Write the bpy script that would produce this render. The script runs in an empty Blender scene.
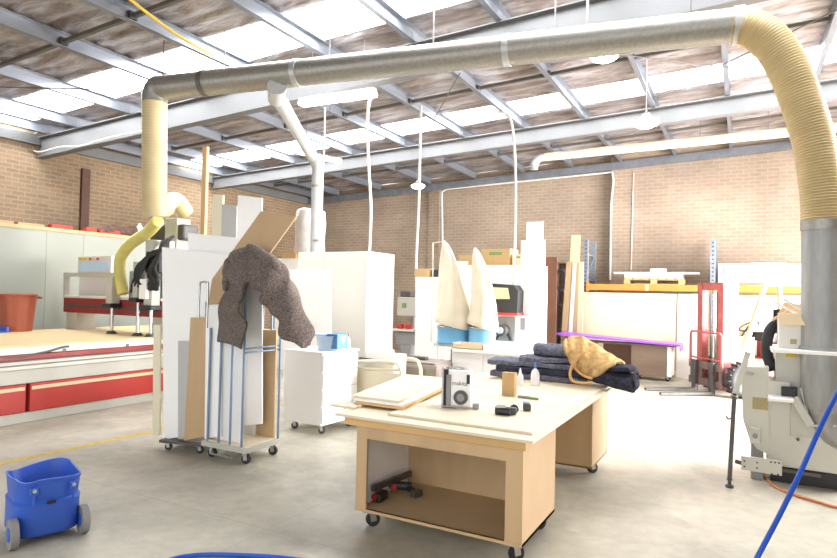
import bpy, bmesh, math, random
from mathutils import Vector, Matrix, noise
random.seed(7)
D = bpy.data
SC = bpy.context.scene
COL = SC.collection
V = Vector

# ------------------------------------------------------------------ camera
CR = Matrix(((0.8787293744958341, -0.008192792104489113, 0.47725000215368557),
             (0.4768144780493244, -0.0309524081577614, -0.8784588220012283),
             (0.02196906736096385, 0.999487281853435, -0.02329234836854082)))
CP = V((0, 0, 1.7))
cam = D.cameras.new('camera')
cam.sensor_width = 36.0
cam.lens = 36.0 * 596.0 / 837.0
cam.clip_start = 0.05
co = D.objects.new('camera', cam)
COL.objects.link(co)
co.matrix_world = Matrix.Translation(CP) @ CR.to_4x4()
SC.camera = co


def at(px, py, y=None, z=None, x=None, plane=None):
    """point on a world plane seen at a measured picture position"""
    d = CR @ V((px - 418.5, 279 - py, -596.0))
    if y is not None:
        t = (y - CP.y) / d.y
    elif z is not None:
        t = (z - CP.z) / d.z
    elif x is not None:
        t = (x - CP.x) / d.x
    else:
        p, n = plane
        t = (p - CP).dot(n) / d.dot(n)
    return CP + d * t


# ------------------------------------------------------------------ materials
def lin(c):
    return tuple((v / 12.92 if v <= 0.04045 else ((v + 0.055) / 1.055) ** 2.4) for v in c)


def rgb(h):
    return lin(tuple(int(h[i:i + 2], 16) / 255 for i in (0, 2, 4))) + (1,)


def mat(name, col, rough=0.6, metal=0.0, var=0.12, scale=6.0, stretch=None, bump=0.0, emit=0.0, spec=0.5,
        col2=None, bscale=None, trans=0.0, alpha=1.0):
    m = D.materials.new(name)
    m.use_nodes = True
    nt = m.node_tree
    b = nt.nodes['Principled BSDF']
    b.inputs['Roughness'].default_value = rough
    b.inputs['Metallic'].default_value = metal
    b.inputs['Specular IOR Level'].default_value = spec
    c = rgb(col)
    c2 = rgb(col2) if col2 else tuple(v * (1 - var) for v in c[:3]) + (1,)
    tc = nt.nodes.new('ShaderNodeTexCoord')
    mp = nt.nodes.new('ShaderNodeMapping')
    nt.links.new(tc.outputs['Object'], mp.inputs['Vector'])
    if stretch:
        mp.inputs['Scale'].default_value = stretch
    nz = nt.nodes.new('ShaderNodeTexNoise')
    nz.inputs['Scale'].default_value = scale
    nz.inputs['Detail'].default_value = 5
    nt.links.new(mp.outputs[0], nz.inputs['Vector'])
    rp = nt.nodes.new('ShaderNodeValToRGB')
    rp.color_ramp.elements[0].position = 0.35
    rp.color_ramp.elements[1].position = 0.65
    rp.color_ramp.elements[0].color = c2
    rp.color_ramp.elements[1].color = c
    nt.links.new(nz.outputs['Fac'], rp.inputs['Fac'])
    nt.links.new(rp.outputs['Color'], b.inputs['Base Color'])
    if bump:
        bp = nt.nodes.new('ShaderNodeBump')
        bp.inputs['Strength'].default_value = bump
        bp.inputs['Distance'].default_value = 0.01
        n2 = nt.nodes.new('ShaderNodeTexNoise')
        n2.inputs['Scale'].default_value = bscale or scale * 6
        nt.links.new(mp.outputs[0], n2.inputs['Vector'])
        nt.links.new(n2.outputs['Fac'], bp.inputs['Height'])
        nt.links.new(bp.outputs[0], b.inputs['Normal'])
    if emit:
        b.inputs['Emission Color'].default_value = c
        b.inputs['Emission Strength'].default_value = emit
    if trans:
        b.inputs['Transmission Weight'].default_value = trans
    return m


def brick_mat(name, c1, c2, cm, axis, w=0.24, h=0.086, mort=0.012):
    m = D.materials.new(name)
    m.use_nodes = True
    nt = m.node_tree
    b = nt.nodes['Principled BSDF']
    b.inputs['Roughness'].default_value = 0.9
    g = nt.nodes.new('ShaderNodeNewGeometry')
    sx = nt.nodes.new('ShaderNodeSeparateXYZ')
    cx = nt.nodes.new('ShaderNodeCombineXYZ')
    nt.links.new(g.outputs['Position'], sx.inputs[0])
    nt.links.new(sx.outputs[axis], cx.inputs[0])
    nt.links.new(sx.outputs[2], cx.inputs[1])
    bt = nt.nodes.new('ShaderNodeTexBrick')
    bt.inputs['Scale'].default_value = 1.0
    bt.inputs['Brick Width'].default_value = w
    bt.inputs['Row Height'].default_value = h
    bt.inputs['Mortar Size'].default_value = mort
    bt.inputs['Mortar Smooth'].default_value = 0.3
    bt.inputs['Bias'].default_value = 0.0
    bt.inputs['Color1'].default_value = rgb(c1)
    bt.inputs['Color2'].default_value = rgb(c2)
    bt.inputs['Mortar'].default_value = rgb(cm)
    nt.links.new(cx.outputs[0], bt.inputs['Vector'])
    nz = nt.nodes.new('ShaderNodeTexNoise')
    nz.inputs['Scale'].default_value = 0.9
    nz.inputs['Detail'].default_value = 4
    nt.links.new(g.outputs['Position'], nz.inputs['Vector'])
    rp = nt.nodes.new('ShaderNodeValToRGB')
    rp.color_ramp.elements[0].position = 0.3
    rp.color_ramp.elements[1].position = 0.7
    rp.color_ramp.elements[0].color = (0.72, 0.72, 0.74, 1)
    rp.color_ramp.elements[1].color = (1, 1, 1, 1)
    nt.links.new(nz.outputs['Fac'], rp.inputs['Fac'])
    mx = nt.nodes.new('ShaderNodeMix')
    mx.data_type = 'RGBA'
    mx.blend_type = 'MULTIPLY'
    mx.inputs[0].default_value = 1.0
    nt.links.new(bt.outputs['Color'], mx.inputs[6])
    nt.links.new(rp.outputs['Color'], mx.inputs[7])
    nt.links.new(mx.outputs[2], b.inputs['Base Color'])
    bp = nt.nodes.new('ShaderNodeBump')
    bp.inputs['Strength'].default_value = 0.5
    bp.inputs['Distance'].default_value = 0.006
    bp.invert = True
    nt.links.new(bt.outputs['Fac'], bp.inputs['Height'])
    nt.links.new(bp.outputs[0], b.inputs['Normal'])
    return m


def concrete_mat():
    m = D.materials.new('concrete_floor')
    m.use_nodes = True
    nt = m.node_tree
    b = nt.nodes['Principled BSDF']
    g = nt.nodes.new('ShaderNodeNewGeometry')

    def noise_ramp(scale, p0, c0, p1, c1, detail=6, dist=0.0, rough=0.6):
        nz = nt.nodes.new('ShaderNodeTexNoise')
        nz.inputs['Scale'].default_value = scale
        nz.inputs['Detail'].default_value = detail
        nz.inputs['Roughness'].default_value = rough
        nz.inputs['Distortion'].default_value = dist
        nt.links.new(g.outputs['Position'], nz.inputs['Vector'])
        rp = nt.nodes.new('ShaderNodeValToRGB')
        rp.color_ramp.elements[0].position = p0
        rp.color_ramp.elements[1].position = p1
        rp.color_ramp.elements[0].color = c0
        rp.color_ramp.elements[1].color = c1
        nt.links.new(nz.outputs['Fac'], rp.inputs['Fac'])
        return rp, nz
    base, _ = noise_ramp(1.3, 0.33, rgb('a09b8c'), 0.66, rgb('c2bcaa'), dist=0.4)
    fine, _ = noise_ramp(9.0, 0.3, (0.86, 0.86, 0.86, 1), 0.62, (1, 1, 1, 1))
    spot, _ = noise_ramp(2.6, 0.62, (1, 1, 1, 1), 0.74, (1.25, 1.2, 1.08, 1), detail=8, dist=0.8)
    c = base.outputs['Color']
    for o in (fine, spot):
        mx = nt.nodes.new('ShaderNodeMix')
        mx.data_type = 'RGBA'
        mx.blend_type = 'MULTIPLY'
        mx.inputs[0].default_value = 1.0
        nt.links.new(c, mx.inputs[6])
        nt.links.new(o.outputs['Color'], mx.inputs[7])
        c = mx.outputs[2]
    # saw-cut control joints every 4.4 m, thin dark lines on the slab
    sx = nt.nodes.new('ShaderNodeSeparateXYZ')
    nt.links.new(g.outputs['Position'], sx.inputs[0])
    ma = None
    for ax, off, per in ((0, 2.95, 5.0), (1, 3.25, 5.2)):
        ad = nt.nodes.new('ShaderNodeMath'); ad.operation = 'ADD'; ad.inputs[1].default_value = 100 * per - off * (1 if ax else -1)
        nt.links.new(sx.outputs[ax], ad.inputs[0])
        mo = nt.nodes.new('ShaderNodeMath'); mo.operation = 'MODULO'; mo.inputs[1].default_value = per
        nt.links.new(ad.outputs[0], mo.inputs[0])
        lt = nt.nodes.new('ShaderNodeMath'); lt.operation = 'LESS_THAN'; lt.inputs[1].default_value = 0.005
        nt.links.new(mo.outputs[0], lt.inputs[0])
        if ma is None:
            ma = lt
        else:
            m2 = nt.nodes.new('ShaderNodeMath'); m2.operation = 'MAXIMUM'
            nt.links.new(ma.outputs[0], m2.inputs[0]); nt.links.new(lt.outputs[0], m2.inputs[1])
            ma = m2
    mx = nt.nodes.new('ShaderNodeMix'); mx.data_type = 'RGBA'
    nt.links.new(ma.outputs[0], mx.inputs[0])
    nt.links.new(c, mx.inputs[6])
    mx.inputs[7].default_value = rgb('928d82')
    nt.links.new(mx.outputs[2], b.inputs['Base Color'])
    rr, _ = noise_ramp(2.0, 0.3, (0.35, 0.35, 0.35, 1), 0.7, (0.6, 0.6, 0.6, 1))
    nt.links.new(rr.outputs['Color'], b.inputs['Roughness'])
    b.inputs['Specular IOR Level'].default_value = 0.4
    return m


def foil_mat():
    m = D.materials.new('foil_roof_lining')
    m.use_nodes = True
    nt = m.node_tree
    b = nt.nodes['Principled BSDF']
    g = nt.nodes.new('ShaderNodeNewGeometry')
    mp = nt.nodes.new('ShaderNodeMapping')
    mp.inputs['Scale'].default_value = (0.7, 2.2, 1)
    nt.links.new(g.outputs['Position'], mp.inputs['Vector'])
    nz = nt.nodes.new('ShaderNodeTexNoise')
    nz.inputs['Scale'].default_value = 1.6
    nz.inputs['Detail'].default_value = 8
    nz.inputs['Roughness'].default_value = 0.65
    nz.inputs['Distortion'].default_value = 0.6
    nt.links.new(mp.outputs[0], nz.inputs['Vector'])
    rp = nt.nodes.new('ShaderNodeValToRGB')
    e = rp.color_ramp.elements
    e[0].position = 0.28
    e[0].color = rgb('75675c')
    e[1].position = 0.72
    e[1].color = rgb('d6d6e0')
    x = e.new(0.45); x.color = rgb('978c87')
    x = e.new(0.56); x.color = rgb('b7b1b3')
    nt.links.new(nz.outputs['Fac'], rp.inputs['Fac'])
    nt.links.new(rp.outputs['Color'], b.inputs['Base Color'])
    b.inputs['Metallic'].default_value = 0.45
    b.inputs['Roughness'].default_value = 0.4
    bp = nt.nodes.new('ShaderNodeBump')
    bp.inputs['Strength'].default_value = 0.9
    bp.inputs['Distance'].default_value = 0.05
    n2 = nt.nodes.new('ShaderNodeTexNoise')
    n2.inputs['Scale'].default_value = 3.5
    n2.inputs['Detail'].default_value = 6
    n2.inputs['Distortion'].default_value = 1.2
    nt.links.new(mp.outputs[0], n2.inputs['Vector'])
    nt.links.new(n2.outputs['Fac'], bp.inputs['Height'])
    nt.links.new(bp.outputs[0], b.inputs['Normal'])
    return m


M = {}
M['floor'] = concrete_mat()
M['brick_left'] = brick_mat('tan_brick', '957b5e', '866d52', '978972', 1)
M['brick_back'] = brick_mat('pale_tan_brick', 'b3a08c', 'a9957f', 'bcab99', 0)
M['foil'] = foil_mat()
M['sky'] = mat('skylight_sheet', 'f7faff', 0.5, emit=12.0, var=0.05, scale=2)
M['rafter'] = mat('pale_grey_steel_paint', '6c6c6b', 0.55, var=0.08, scale=2)
M['purlin'] = mat('galvanised_purlin', '989da5', 0.4, 0.6, var=0.2, scale=5, stretch=(1, .2, 1))
M['bar'] = mat('dull_dark_steel', '6f6c66', 0.6, 0.3)
M['galv'] = mat('spiral_galvanised', 'a3a098', 0.4, 0.55, var=0.16, scale=30, bump=.1)
M['galv_pale'] = mat('pale_galvanised', 'c4c6c6', 0.4, 0.4, var=0.12, scale=25)
M['hose_y'] = mat('cream_plastic_hose', 'ccb98c', 0.45, var=0.1, scale=4)
M['hose_rib'] = mat('tan_ribbed_hose', 'c2ab7a', 0.5, var=0.1, scale=4)
M['hose_yd'] = mat('cream_hose_rib', 'b89d63', 0.5, var=0.1)
M['hose_lime'] = mat('yellow_plastic_hose', 'd6cc78', 0.45, var=0.12)
M['riser'] = mat('dull_grey_galvanised', '9fa09e', 0.45, 0.3, var=0.12, scale=30, stretch=(1, 1, .2))
M['deck'] = mat('tan_spoil_board', 'd2ba8a', 0.6, var=0.06)
M['white'] = mat('white_melamine', 'f8f7f4', 0.45, var=0.03, scale=1.5)
M['offwhite'] = mat('offwhite_melamine', 'e2dfd6', 0.5, var=0.04, scale=1.5)
M['cream'] = mat('cream_paint', 'e6ddc0', 0.5, var=0.06, scale=3)
M['grey'] = mat('grey_board', 'b9b8b4', 0.5, var=0.05)
M['panel_green'] = mat('greenish_grey_wall_panel', 'a6aa9f', 0.5, var=0.06, scale=1.0)
M['mdf'] = mat('raw_mdf', 'c3a57f', 0.75, var=0.07, scale=3)
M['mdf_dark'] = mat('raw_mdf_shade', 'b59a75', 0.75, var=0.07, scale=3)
M['ply'] = mat('plywood', 'c7a77d', 0.6, var=0.14, scale=4, stretch=(1, 1, .15))
M['plyx'] = mat('plywood_flat', 'd8bd90', 0.6, var=0.12, scale=4, stretch=(.2, 1, 1))
M['pine'] = mat('pine', 'd9b075', 0.6, var=0.2, scale=6, stretch=(.12, 1, 1))
M['pinez'] = mat('pine_upright', 'd9b584', 0.6, var=0.2, scale=6, stretch=(1, 1, .1))
M['top'] = mat('pale_worktop', 'e2d3b8', 0.5, var=0.07, scale=3)
M['red'] = mat('red_machine_paint', 'b23027', 0.4, var=0.08)
M['red_dark'] = mat('dark_red_paint', '8e2a26', 0.4, var=0.1)
M['mach'] = mat('light_grey_machine_paint', 'bfbdb2', 0.45, var=0.05, scale=2)
M['mach_w'] = mat('offwhite_machine_paint', 'cfcdc1', 0.45, var=0.05, scale=2)
M['mach_d'] = mat('mid_grey_paint', '8f9090', 0.5, var=0.1)
M['terracotta'] = mat('terracotta_plastic', 'a4553c', 0.55, var=0.08)
M['blue'] = mat('blue_plastic', '3560c4', 0.42, var=0.1, scale=3)
M['blue_hose'] = mat('blue_rubber_hose', '1f55c0', 0.4, var=0.1)
M['blue_steel'] = mat('blue_grey_steel_tube', '7d93b0', 0.4, 0.3, var=0.1)
M['rubber'] = mat('black_rubber', '2b2b2c', 0.7, var=0.2)
M['rubber_grey'] = mat('grey_rubber_tyre', '8d8a88', 0.8, var=0.15)
M['black'] = mat('black_plastic', '26262a', 0.45, var=0.2)
M['chrome'] = mat('bright_steel', 'c9c9c9', 0.25, 0.8, var=0.1)
M['steel_dark'] = mat('dark_steel', '5c5a58', 0.45, 0.5, var=0.2)
M['blanket'] = mat('speckled_grey_felt', '83776f', 0.95, col2='5a504d', scale=70, bump=.6, bscale=90, spec=.1)
M['navy'] = mat('navy_quilted_blanket', '7b7d8b', 0.95, col2='5a5b69', scale=30, bump=.6, bscale=60, spec=.1)
M['navy_d'] = mat('black_navy_blanket', '454653', 0.95, col2='30313c', scale=30, bump=.5, spec=.1)
M['orange_c'] = mat('mustard_quilted_blanket', 'cdab78', 0.9, col2='ab8956', scale=20, bump=.6, spec=.1)
M['strap'] = mat('orange_webbing', 'c89a5c', 0.8, var=.1)
M['purple'] = mat('purple_sheet', 'a05ad6', 0.35, var=0.06)
M['brown'] = mat('dark_wood_laminate', '86705f', 0.5, var=0.2, scale=5, stretch=(.2, 1, 1))
M['brown_d'] = mat('dark_brown_board', '6a4330', 0.55, var=0.15)
M['orange'] = mat('orange_rack_paint', 'd98b3f', 0.45, var=0.08)
M['rack'] = mat('blue_grey_rack_paint', '8c98a6', 0.5, 0.2, var=0.2, scale=20)
M['card'] = mat('cardboard', 'c9a877', 0.8, var=0.06)
M['card_l'] = mat('pale_cardboard', 'dcc6a0', 0.8, var=0.06)
M['guard'] = mat('cream_guard_paint', 'cfc2a2', 0.5, var=.08)
M['fork'] = mat('faded_red_forklift_paint', 'b55e5a', 0.5, var=0.3, scale=6)
M['canvas'] = mat('cream_filter_cloth', 'd3c9b3', 0.9, var=0.1, scale=3, bump=.4, bscale=20, spec=.1)
M['ring'] = mat('light_blue_paint', '6aa6cc', 0.5, var=0.1)
M['wrap'] = mat('clear_film_over_white', 'd9cfca', 0.3, var=0.15, scale=8, bump=.6, bscale=15)
M['lamp'] = mat('lit_tube_diffuser', 'fffaf0', 0.5, emit=9.0, var=.01)
M['lampbay'] = mat('lit_bay_lens', 'fff6e6', 0.5, emit=14.0, var=.01)
M['cable_w'] = mat('white_cable', 'e2dfd6', 0.5, var=.04)
M['cable_o'] = mat('orange_cable', 'cf7a4a', 0.5, var=.05)
M['yellow'] = mat('yellow_floor_paint', 'd6b34a', 0.6, var=.25, scale=12)
M['yellow_l'] = mat('yellow_label', 'd3b23a', 0.5, var=.05)
M['tan_l'] = mat('tan_label', 'b0a070', 0.5, var=.1)
M['red_l'] = mat('red_plastic', 'c0392e', 0.5, var=.05)
M['green'] = mat('green_plastic', '7d9a5a', 0.5, var=.1)
M['bottle'] = mat('white_plastic_bottle', 'efeeee', 0.35, var=.02)
M['tub'] = mat('pale_blue_tub_plastic', 'bcd3ea', 0.3, var=.05)
M['blue_l'] = mat('blue_lid_plastic', '4a86c8', 0.4, var=.05)
M['rust'] = mat('brown_rusty_steel', '5a3b2b', 0.7, var=.2)
M['grey_box'] = mat('grey_brown_fibre_box', '8f857c', 0.8, var=.08, scale=4)
M['paper'] = mat('clutter_brown', '6b5144', 0.8, var=.3, scale=12)

# ------------------------------------------------------------------ geometry helpers
ROOT = {}


class MB:
    def __init__(self):
        self.bm = bmesh.new()

    def _mark(self):
        self.n0 = len(self.bm.verts)

    def box(self, x0, x1, y0, y1, z0, z1, bev=0.0, seg=2):
        r = bmesh.ops.create_cube(self.bm, size=1.0)
        vs = r['verts']
        for v in vs:
            v.co = V(((x0 + x1) / 2 + v.co.x * (x1 - x0), (y0 + y1) / 2 + v.co.y * (y1 - y0), (z0 + z1) / 2 + v.co.z * (z1 - z0)))
        if bev:
            es = list({e for v in vs for e in v.link_edges})
            bmesh.ops.bevel(self.bm, geom=es, offset=bev, segments=seg, profile=0.5, affect='EDGES')
        return self

    def obox(self, c, s, ux=(1, 0, 0), uz=(0, 0, 1), bev=0.0, seg=2):
        ux = V(ux).normalized()
        uz = V(uz)
        uz = (uz - ux * uz.dot(ux)).normalized()
        uy = uz.cross(ux)
        c = V(c)
        r = bmesh.ops.create_cube(self.bm, size=1.0)
        vs = r['verts']
        for v in vs:
            v.co = c + ux * (v.co.x * s[0]) + uy * (v.co.y * s[1]) + uz * (v.co.z * s[2])
        if bev:
            es = list({e for v in vs for e in v.link_edges})
            bmesh.ops.bevel(self.bm, geom=es, offset=bev, segments=seg, profile=0.5, affect='EDGES')
        return self

    def beam(self, p0, p1, w, h, up=(0, 0, 1), bev=0.0):
        p0, p1 = V(p0), V(p1)
        d = p1 - p0
        return self.obox((p0 + p1) / 2, (d.length, w, h), d, up, bev)

    def cyl(self, p0, p1, r, r2=None, n=16, cap=True):
        p0, p1 = V(p0), V(p1)
        d = (p1 - p0)
        q = V((0, 0, 1)).rotation_difference(d.normalized()).to_matrix().to_4x4()
        mtx = Matrix.Translation((p0 + p1) / 2) @ q
        bmesh.ops.create_cone(self.bm, cap_ends=cap, segments=n, radius1=r, radius2=r if r2 is None else r2, depth=d.length, matrix=mtx)
        return self

    def ring(self, c, axis, R, r, n=28, m=8):
        axis = V(axis).normalized()
        a = axis.orthogonal().normalized()
        b = axis.cross(a)
        c = V(c)
        rows = []
        for i in range(n):
            t = 2 * math.pi * i / n
            o = a * math.cos(t) + b * math.sin(t)
            rows.append([self.bm.verts.new(c + o * (R + r * math.cos(2 * math.pi * j / m)) + axis * (r * math.sin(2 * math.pi * j / m))) for j in range(m)])
        for i in range(n):
            for j in range(m):
                self.bm.faces.new((rows[i][j], rows[(i + 1) % n][j], rows[(i + 1) % n][(j + 1) % m], rows[i][(j + 1) % m]))
        return self

    def tube(self, pts, r, n=10, sub=6, cap=True, smooth=True, rfun=None):
        pts = [V(p) for p in pts]
        path = spline(pts, sub) if smooth and len(pts) > 2 else pts
        rows = []
        t0 = (path[1] - path[0]).normalized()
        a = t0.orthogonal().normalized()
        L = len(path)
        for i, p in enumerate(path):
            t = (path[min(i + 1, L - 1)] - path[max(i - 1, 0)])
            if t.length < 1e-9:
                t = t0
            t.normalize()
            a = (a - t * a.dot(t))
            if a.length < 1e-6:
                a = t.orthogonal()
            a.normalize()
            b = t.cross(a)
            rr = rfun(i / (L - 1)) if rfun else r
            rows.append([self.bm.verts.new(p + (a * math.cos(2 * math.pi * j / n) + b * math.sin(2 * math.pi * j / n)) * rr) for j in range(n)])
        for i in range(L - 1):
            for j in range(n):
                self.bm.faces.new((rows[i][j], rows[i + 1][j], rows[i + 1][(j + 1) % n], rows[i][(j + 1) % n]))
        if cap:
            self.bm.faces.new(rows[0])
            self.bm.faces.new(list(reversed(rows[-1])))
        return self

    def prism(self, pts, vec):
        pts = [V(p) for p in pts]
        vec = V(vec)
        a = [self.bm.verts.new(p) for p in pts]
        b = [self.bm.verts.new(p + vec) for p in pts]
        n = len(pts)
        self.bm.faces.new(a)
        self.bm.faces.new(list(reversed(b)))
        for i in range(n):
            self.bm.faces.new((a[i], b[i], b[(i + 1) % n], a[(i + 1) % n]))
        return self

    def lathe(self, prof, c, n=32, sx=1.0, sy=1.0):
        c = V(c)
        rows = []
        for r, z in prof:
            rows.append([self.bm.verts.new(c + V((r * sx * math.cos(2 * math.pi * j / n), r * sy * math.sin(2 * math.pi * j / n), z))) for j in range(n)])
        for i in range(len(rows) - 1):
            for j in range(n):
                self.bm.faces.new((rows[i][j], rows[i][(j + 1) % n], rows[i + 1][(j + 1) % n], rows[i + 1][j]))
        if prof[0][0] > 1e-4:
            self.bm.faces.new(list(reversed(rows[0])))
        if prof[-1][0] > 1e-4:
            self.bm.faces.new(rows[-1])
        return self

    def grid(self, f, nu, nv, closed_u=False):
        rows = [[self.bm.verts.new(V(f(i / (nu - (0 if closed_u else 1)), j / (nv - 1)))) for j in range(nv)] for i in range(nu)]
        for i in range(nu if closed_u else nu - 1):
            for j in range(nv - 1):
                k = (i + 1) % nu
                self.bm.faces.new((rows[i][j], rows[k][j], rows[k][j + 1], rows[i][j + 1]))
        return rows

    def sphere(self, c, r, s=(1, 1, 1), n=16):
        mtx = Matrix.Translation(V(c)) @ Matrix.Diagonal((s[0], s[1], s[2], 1))
        bmesh.ops.create_uvsphere(self.bm, u_segments=n, v_segments=n // 2 + 2, radius=r, matrix=mtx)
        return self

    def build(self, name, m, parent=None, smooth=False, local=False, solid=0.0):
        bm = self.bm
        bmesh.ops.remove_doubles(bm, verts=bm.verts, dist=1e-6)
        bmesh.ops.recalc_face_normals(bm, faces=bm.faces)
        if parent is not None:
            rk = parent
            while rk.parent is not None:
                rk = rk.parent
            loc, rz = ROOT.get(rk.name, (V((0, 0, 0)), 0.0))
            if not local:
                q = Matrix.Rotation(-rz, 4, 'Z') @ Matrix.Translation(-loc)
                bmesh.ops.transform(bm, matrix=q, verts=bm.verts)
            o_loc = V((0, 0, 0))
        else:
            mn = [min(v.co[i] for v in bm.verts) for i in range(3)]
            mxx = [max(v.co[i] for v in bm.verts) for i in range(3)]
            o_loc = V(((mn[0] + mxx[0]) / 2, (mn[1] + mxx[1]) / 2, mn[2]))
            bmesh.ops.translate(bm, vec=-o_loc, verts=bm.verts)
        me = D.meshes.new(name)
        bm.to_mesh(me)
        bm.free()
        me.materials.append(M[m] if isinstance(m, str) else m)
        if smooth:
            for p in me.polygons:
                p.use_smooth = True
            if smooth != 'all':
                try:
                    me.set_sharp_from_angle(angle=math.radians(40))
                except Exception:
                    pass
        o = D.objects.new(name, me)
        COL.objects.link(o)
        o.location = o_loc
        if parent is not None:
            o.parent = parent
        else:
            ROOT[o.name] = (o_loc.copy(), 0.0)
        if solid:
            md = o.modifiers.new('thickness', 'SOLIDIFY')
            md.thickness = solid
            md.offset = 0
        return o


def spline(pts, sub=6):
    out = []
    n = len(pts)
    for i in range(n - 1):
        p0 = pts[max(i - 1, 0)]
        p1 = pts[i]
        p2 = pts[i + 1]
        p3 = pts[min(i + 2, n - 1)]
        for k in range(sub):
            t = k / sub
            out.append(0.5 * ((2 * p1) + (p2 - p0) * t + (2 * p0 - 5 * p1 + 4 * p2 - p3) * t * t + (3 * p1 - p0 - 3 * p2 + p3) * t ** 3))
    out.append(pts[-1])
    return out


def tag(o, label, cat, group=None):
    o['label'] = label
    o['category'] = cat
    if group:
        o['group'] = group
    return o


def thing(name, label, cat, loc=(0, 0, 0), rz=0.0, group=None):
    o = D.objects.new(name, None)
    o.empty_display_size = 0.1
    COL.objects.link(o)
    o.location = loc
    o.rotation_euler = (0, 0, rz)
    ROOT[o.name] = (V(loc), rz)
    return tag(o, label, cat, group)


def struct(o, label=None):
    o['kind'] = 'structure'
    if label:
        o['label'] = label
    return o


def castor(parent, x, y, top, r=0.04, local=False, ang=0.5, wm='rubber'):
    b = MB()
    b.box(x - r * .9, x + r * .9, y - r * .9, y + r * .9, top - 0.012, top)
    c, s = math.cos(ang), math.sin(ang)
    ox = V((-s, c, 0)) * (r * 0.45)
    wc = V((x + c * r * .4, y + s * r * .4, r))
    for sg in (-1, 1):
        p = wc + ox * sg
        b.beam((p.x - c * r * .2, p.y - s * r * .2, top - .01), (p.x, p.y, r * .8), 0.006, r * .9, up=(c, s, 0))
    f = b.build('castor', 'chrome', parent, local=local)
    w = MB().cyl(wc - ox * .8, wc + ox * .8, r, n=20).build('wheel', wm, f, smooth=True, local=local)
    return f


def copy_tree(o, parent=None):
    c = o.copy()
    COL.objects.link(c)
    if parent is not None:
        c.parent = parent
    for ch in o.children:
        copy_tree(ch, c)
    return c


def text_mesh(s, size, depth=0.001):
    cu = D.curves.new('lettering', 'FONT')
    cu.body = s
    cu.size = size
    cu.extrude = depth
    cu.align_x = 'CENTER'
    cu.align_y = 'CENTER'
    ob = D.objects.new('lettering', cu)
    COL.objects.link(ob)
    dg = bpy.context.evaluated_depsgraph_get()
    me = D.meshes.new_from_object(ob.evaluated_get(dg))
    D.objects.remove(ob)
    D.curves.remove(cu)
    return me


def text_part(name, s, size, org, ux, uz, m, parent):
    """lettering lying in the plane (ux, uz) at org (world), as a part of parent"""
    me = text_mesh(s, size)
    b = MB()
    b.bm.from_mesh(me)
    D.meshes.remove(me)
    ux = V(ux).normalized()
    uz = V(uz).normalized()
    n = ux.cross(uz)
    for v in b.bm.verts:
        v.co = V(org) + ux * v.co.x + uz * v.co.y + n * v.co.z
    return b.build(name, m, parent)


def rough(o, amt, sc, seed=0.0):
    for v in o.data.vertices:
        n = noise.noise_vector(V(v.co) * sc + V((seed, seed * 1.7, -seed)))
        v.co += n * amt
    return o


def board(name, label, cat, m, pxs, plane, th, group=None, parent=None, back=True):
    """flat sheet whose outline corners lie on a vertical plane; th metres thick behind it"""
    p, n = plane
    pts = [at(a, b_, plane=(V(p), V(n))) for a, b_ in pxs]
    nn = V(n).normalized()
    if nn.dot(CP - pts[0]) > 0:
        nn = -nn
    b = MB().prism(pts, nn * th)
    o = b.build(name, m, parent)
    if parent is None:
        tag(o, label, cat, group)
    return o

# ------------------------------------------------------------------ the setting
XL, XR, YB, YF = -12.5, 4.6, 15.4, -3.0
SL = 0.04


def zr(x, z0):
    return z0 + SL * (x - XL)


struct(MB().box(-13.2, 9.0, -6.0, 16.4, -0.15, 0.0).build('floor', 'floor'), 'pale mottled concrete floor slab')
struct(MB().box(XL - .25, XL, YF, YB + .25, 0, 4.86).build('wall_left', 'brick_left'), 'tan brick side wall')
b = MB()
xp = at(611, 230, y=YB).x
b.prism([(XL, YB, 0), (6.0, YB, 0), (6.0, YB, zr(6, 4.86)), (XL, YB, 4.86)], (0, .25, 0))
b.prism([(xp, YB - .13, 0), (6.0, YB - .13, 0), (6.0, YB - .13, zr(6, 4.84)), (xp, YB - .13, zr(xp, 4.84))], (0, .12, 0))
xq = at(440, 230, y=YB).x
b.prism([(xq - .35, YB - .06, 0), (xq + .0, YB - .06, 0), (xq, YB - .06, zr(xq, 4.5)), (xq - .35, YB - .06, zr(xq, 4.5))], (0, .05, 0))
struct(b.build('wall_back', 'brick_back'), 'pale tan brick end wall')

b = MB()
b.box(XR, XR + .2, YF, 8.6, 0, 5.3)
b.box(XR, XR + .2, 8.6, 14.2, 3.9, 5.3)
b.box(XR, XR + .2, 14.2, YB, 0, 5.3)
struct(b.build('wall_right', 'brick_left'), 'brick side wall with a wide door opening, right')
# roof lining: corrugated sheets between the skylight strips
strips = [(5.72, 6.55), (10.3, 11.15)]
edges = [YF] + [v for s in strips for v in s] + [YB + .1]
b = MB()
for k in range(0, len(edges), 2):
    y0, y1 = edges[k], edges[k + 1]
    ny = int((y1 - y0) / 0.045)
    nx = 60
    rows = []
    for i in range(nx + 1):
        x = XL - .2 + (XR - XL + .2) * i / nx
        row = []
        for j in range(ny + 1):
            y = y0 + (y1 - y0) * j / ny
            s = max(-1, min(1, 1.8 * math.sin(y * 2 * math.pi / 0.27)))
            z = zr(x, 4.87) + 0.014 * s + 0.03 * noise.noise(V((x * .9, y * 1.6, 3)))
            row.append(b.bm.verts.new((x, y, z)))
        rows.append(row)
    for i in range(nx):
        for j in range(ny):
            b.bm.faces.new((rows[i][j], rows[i][j + 1], rows[i + 1][j + 1], rows[i + 1][j]))
struct(b.build('ceiling', 'foil', smooth='all'), 'foil-lined corrugated roof underside')
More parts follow.
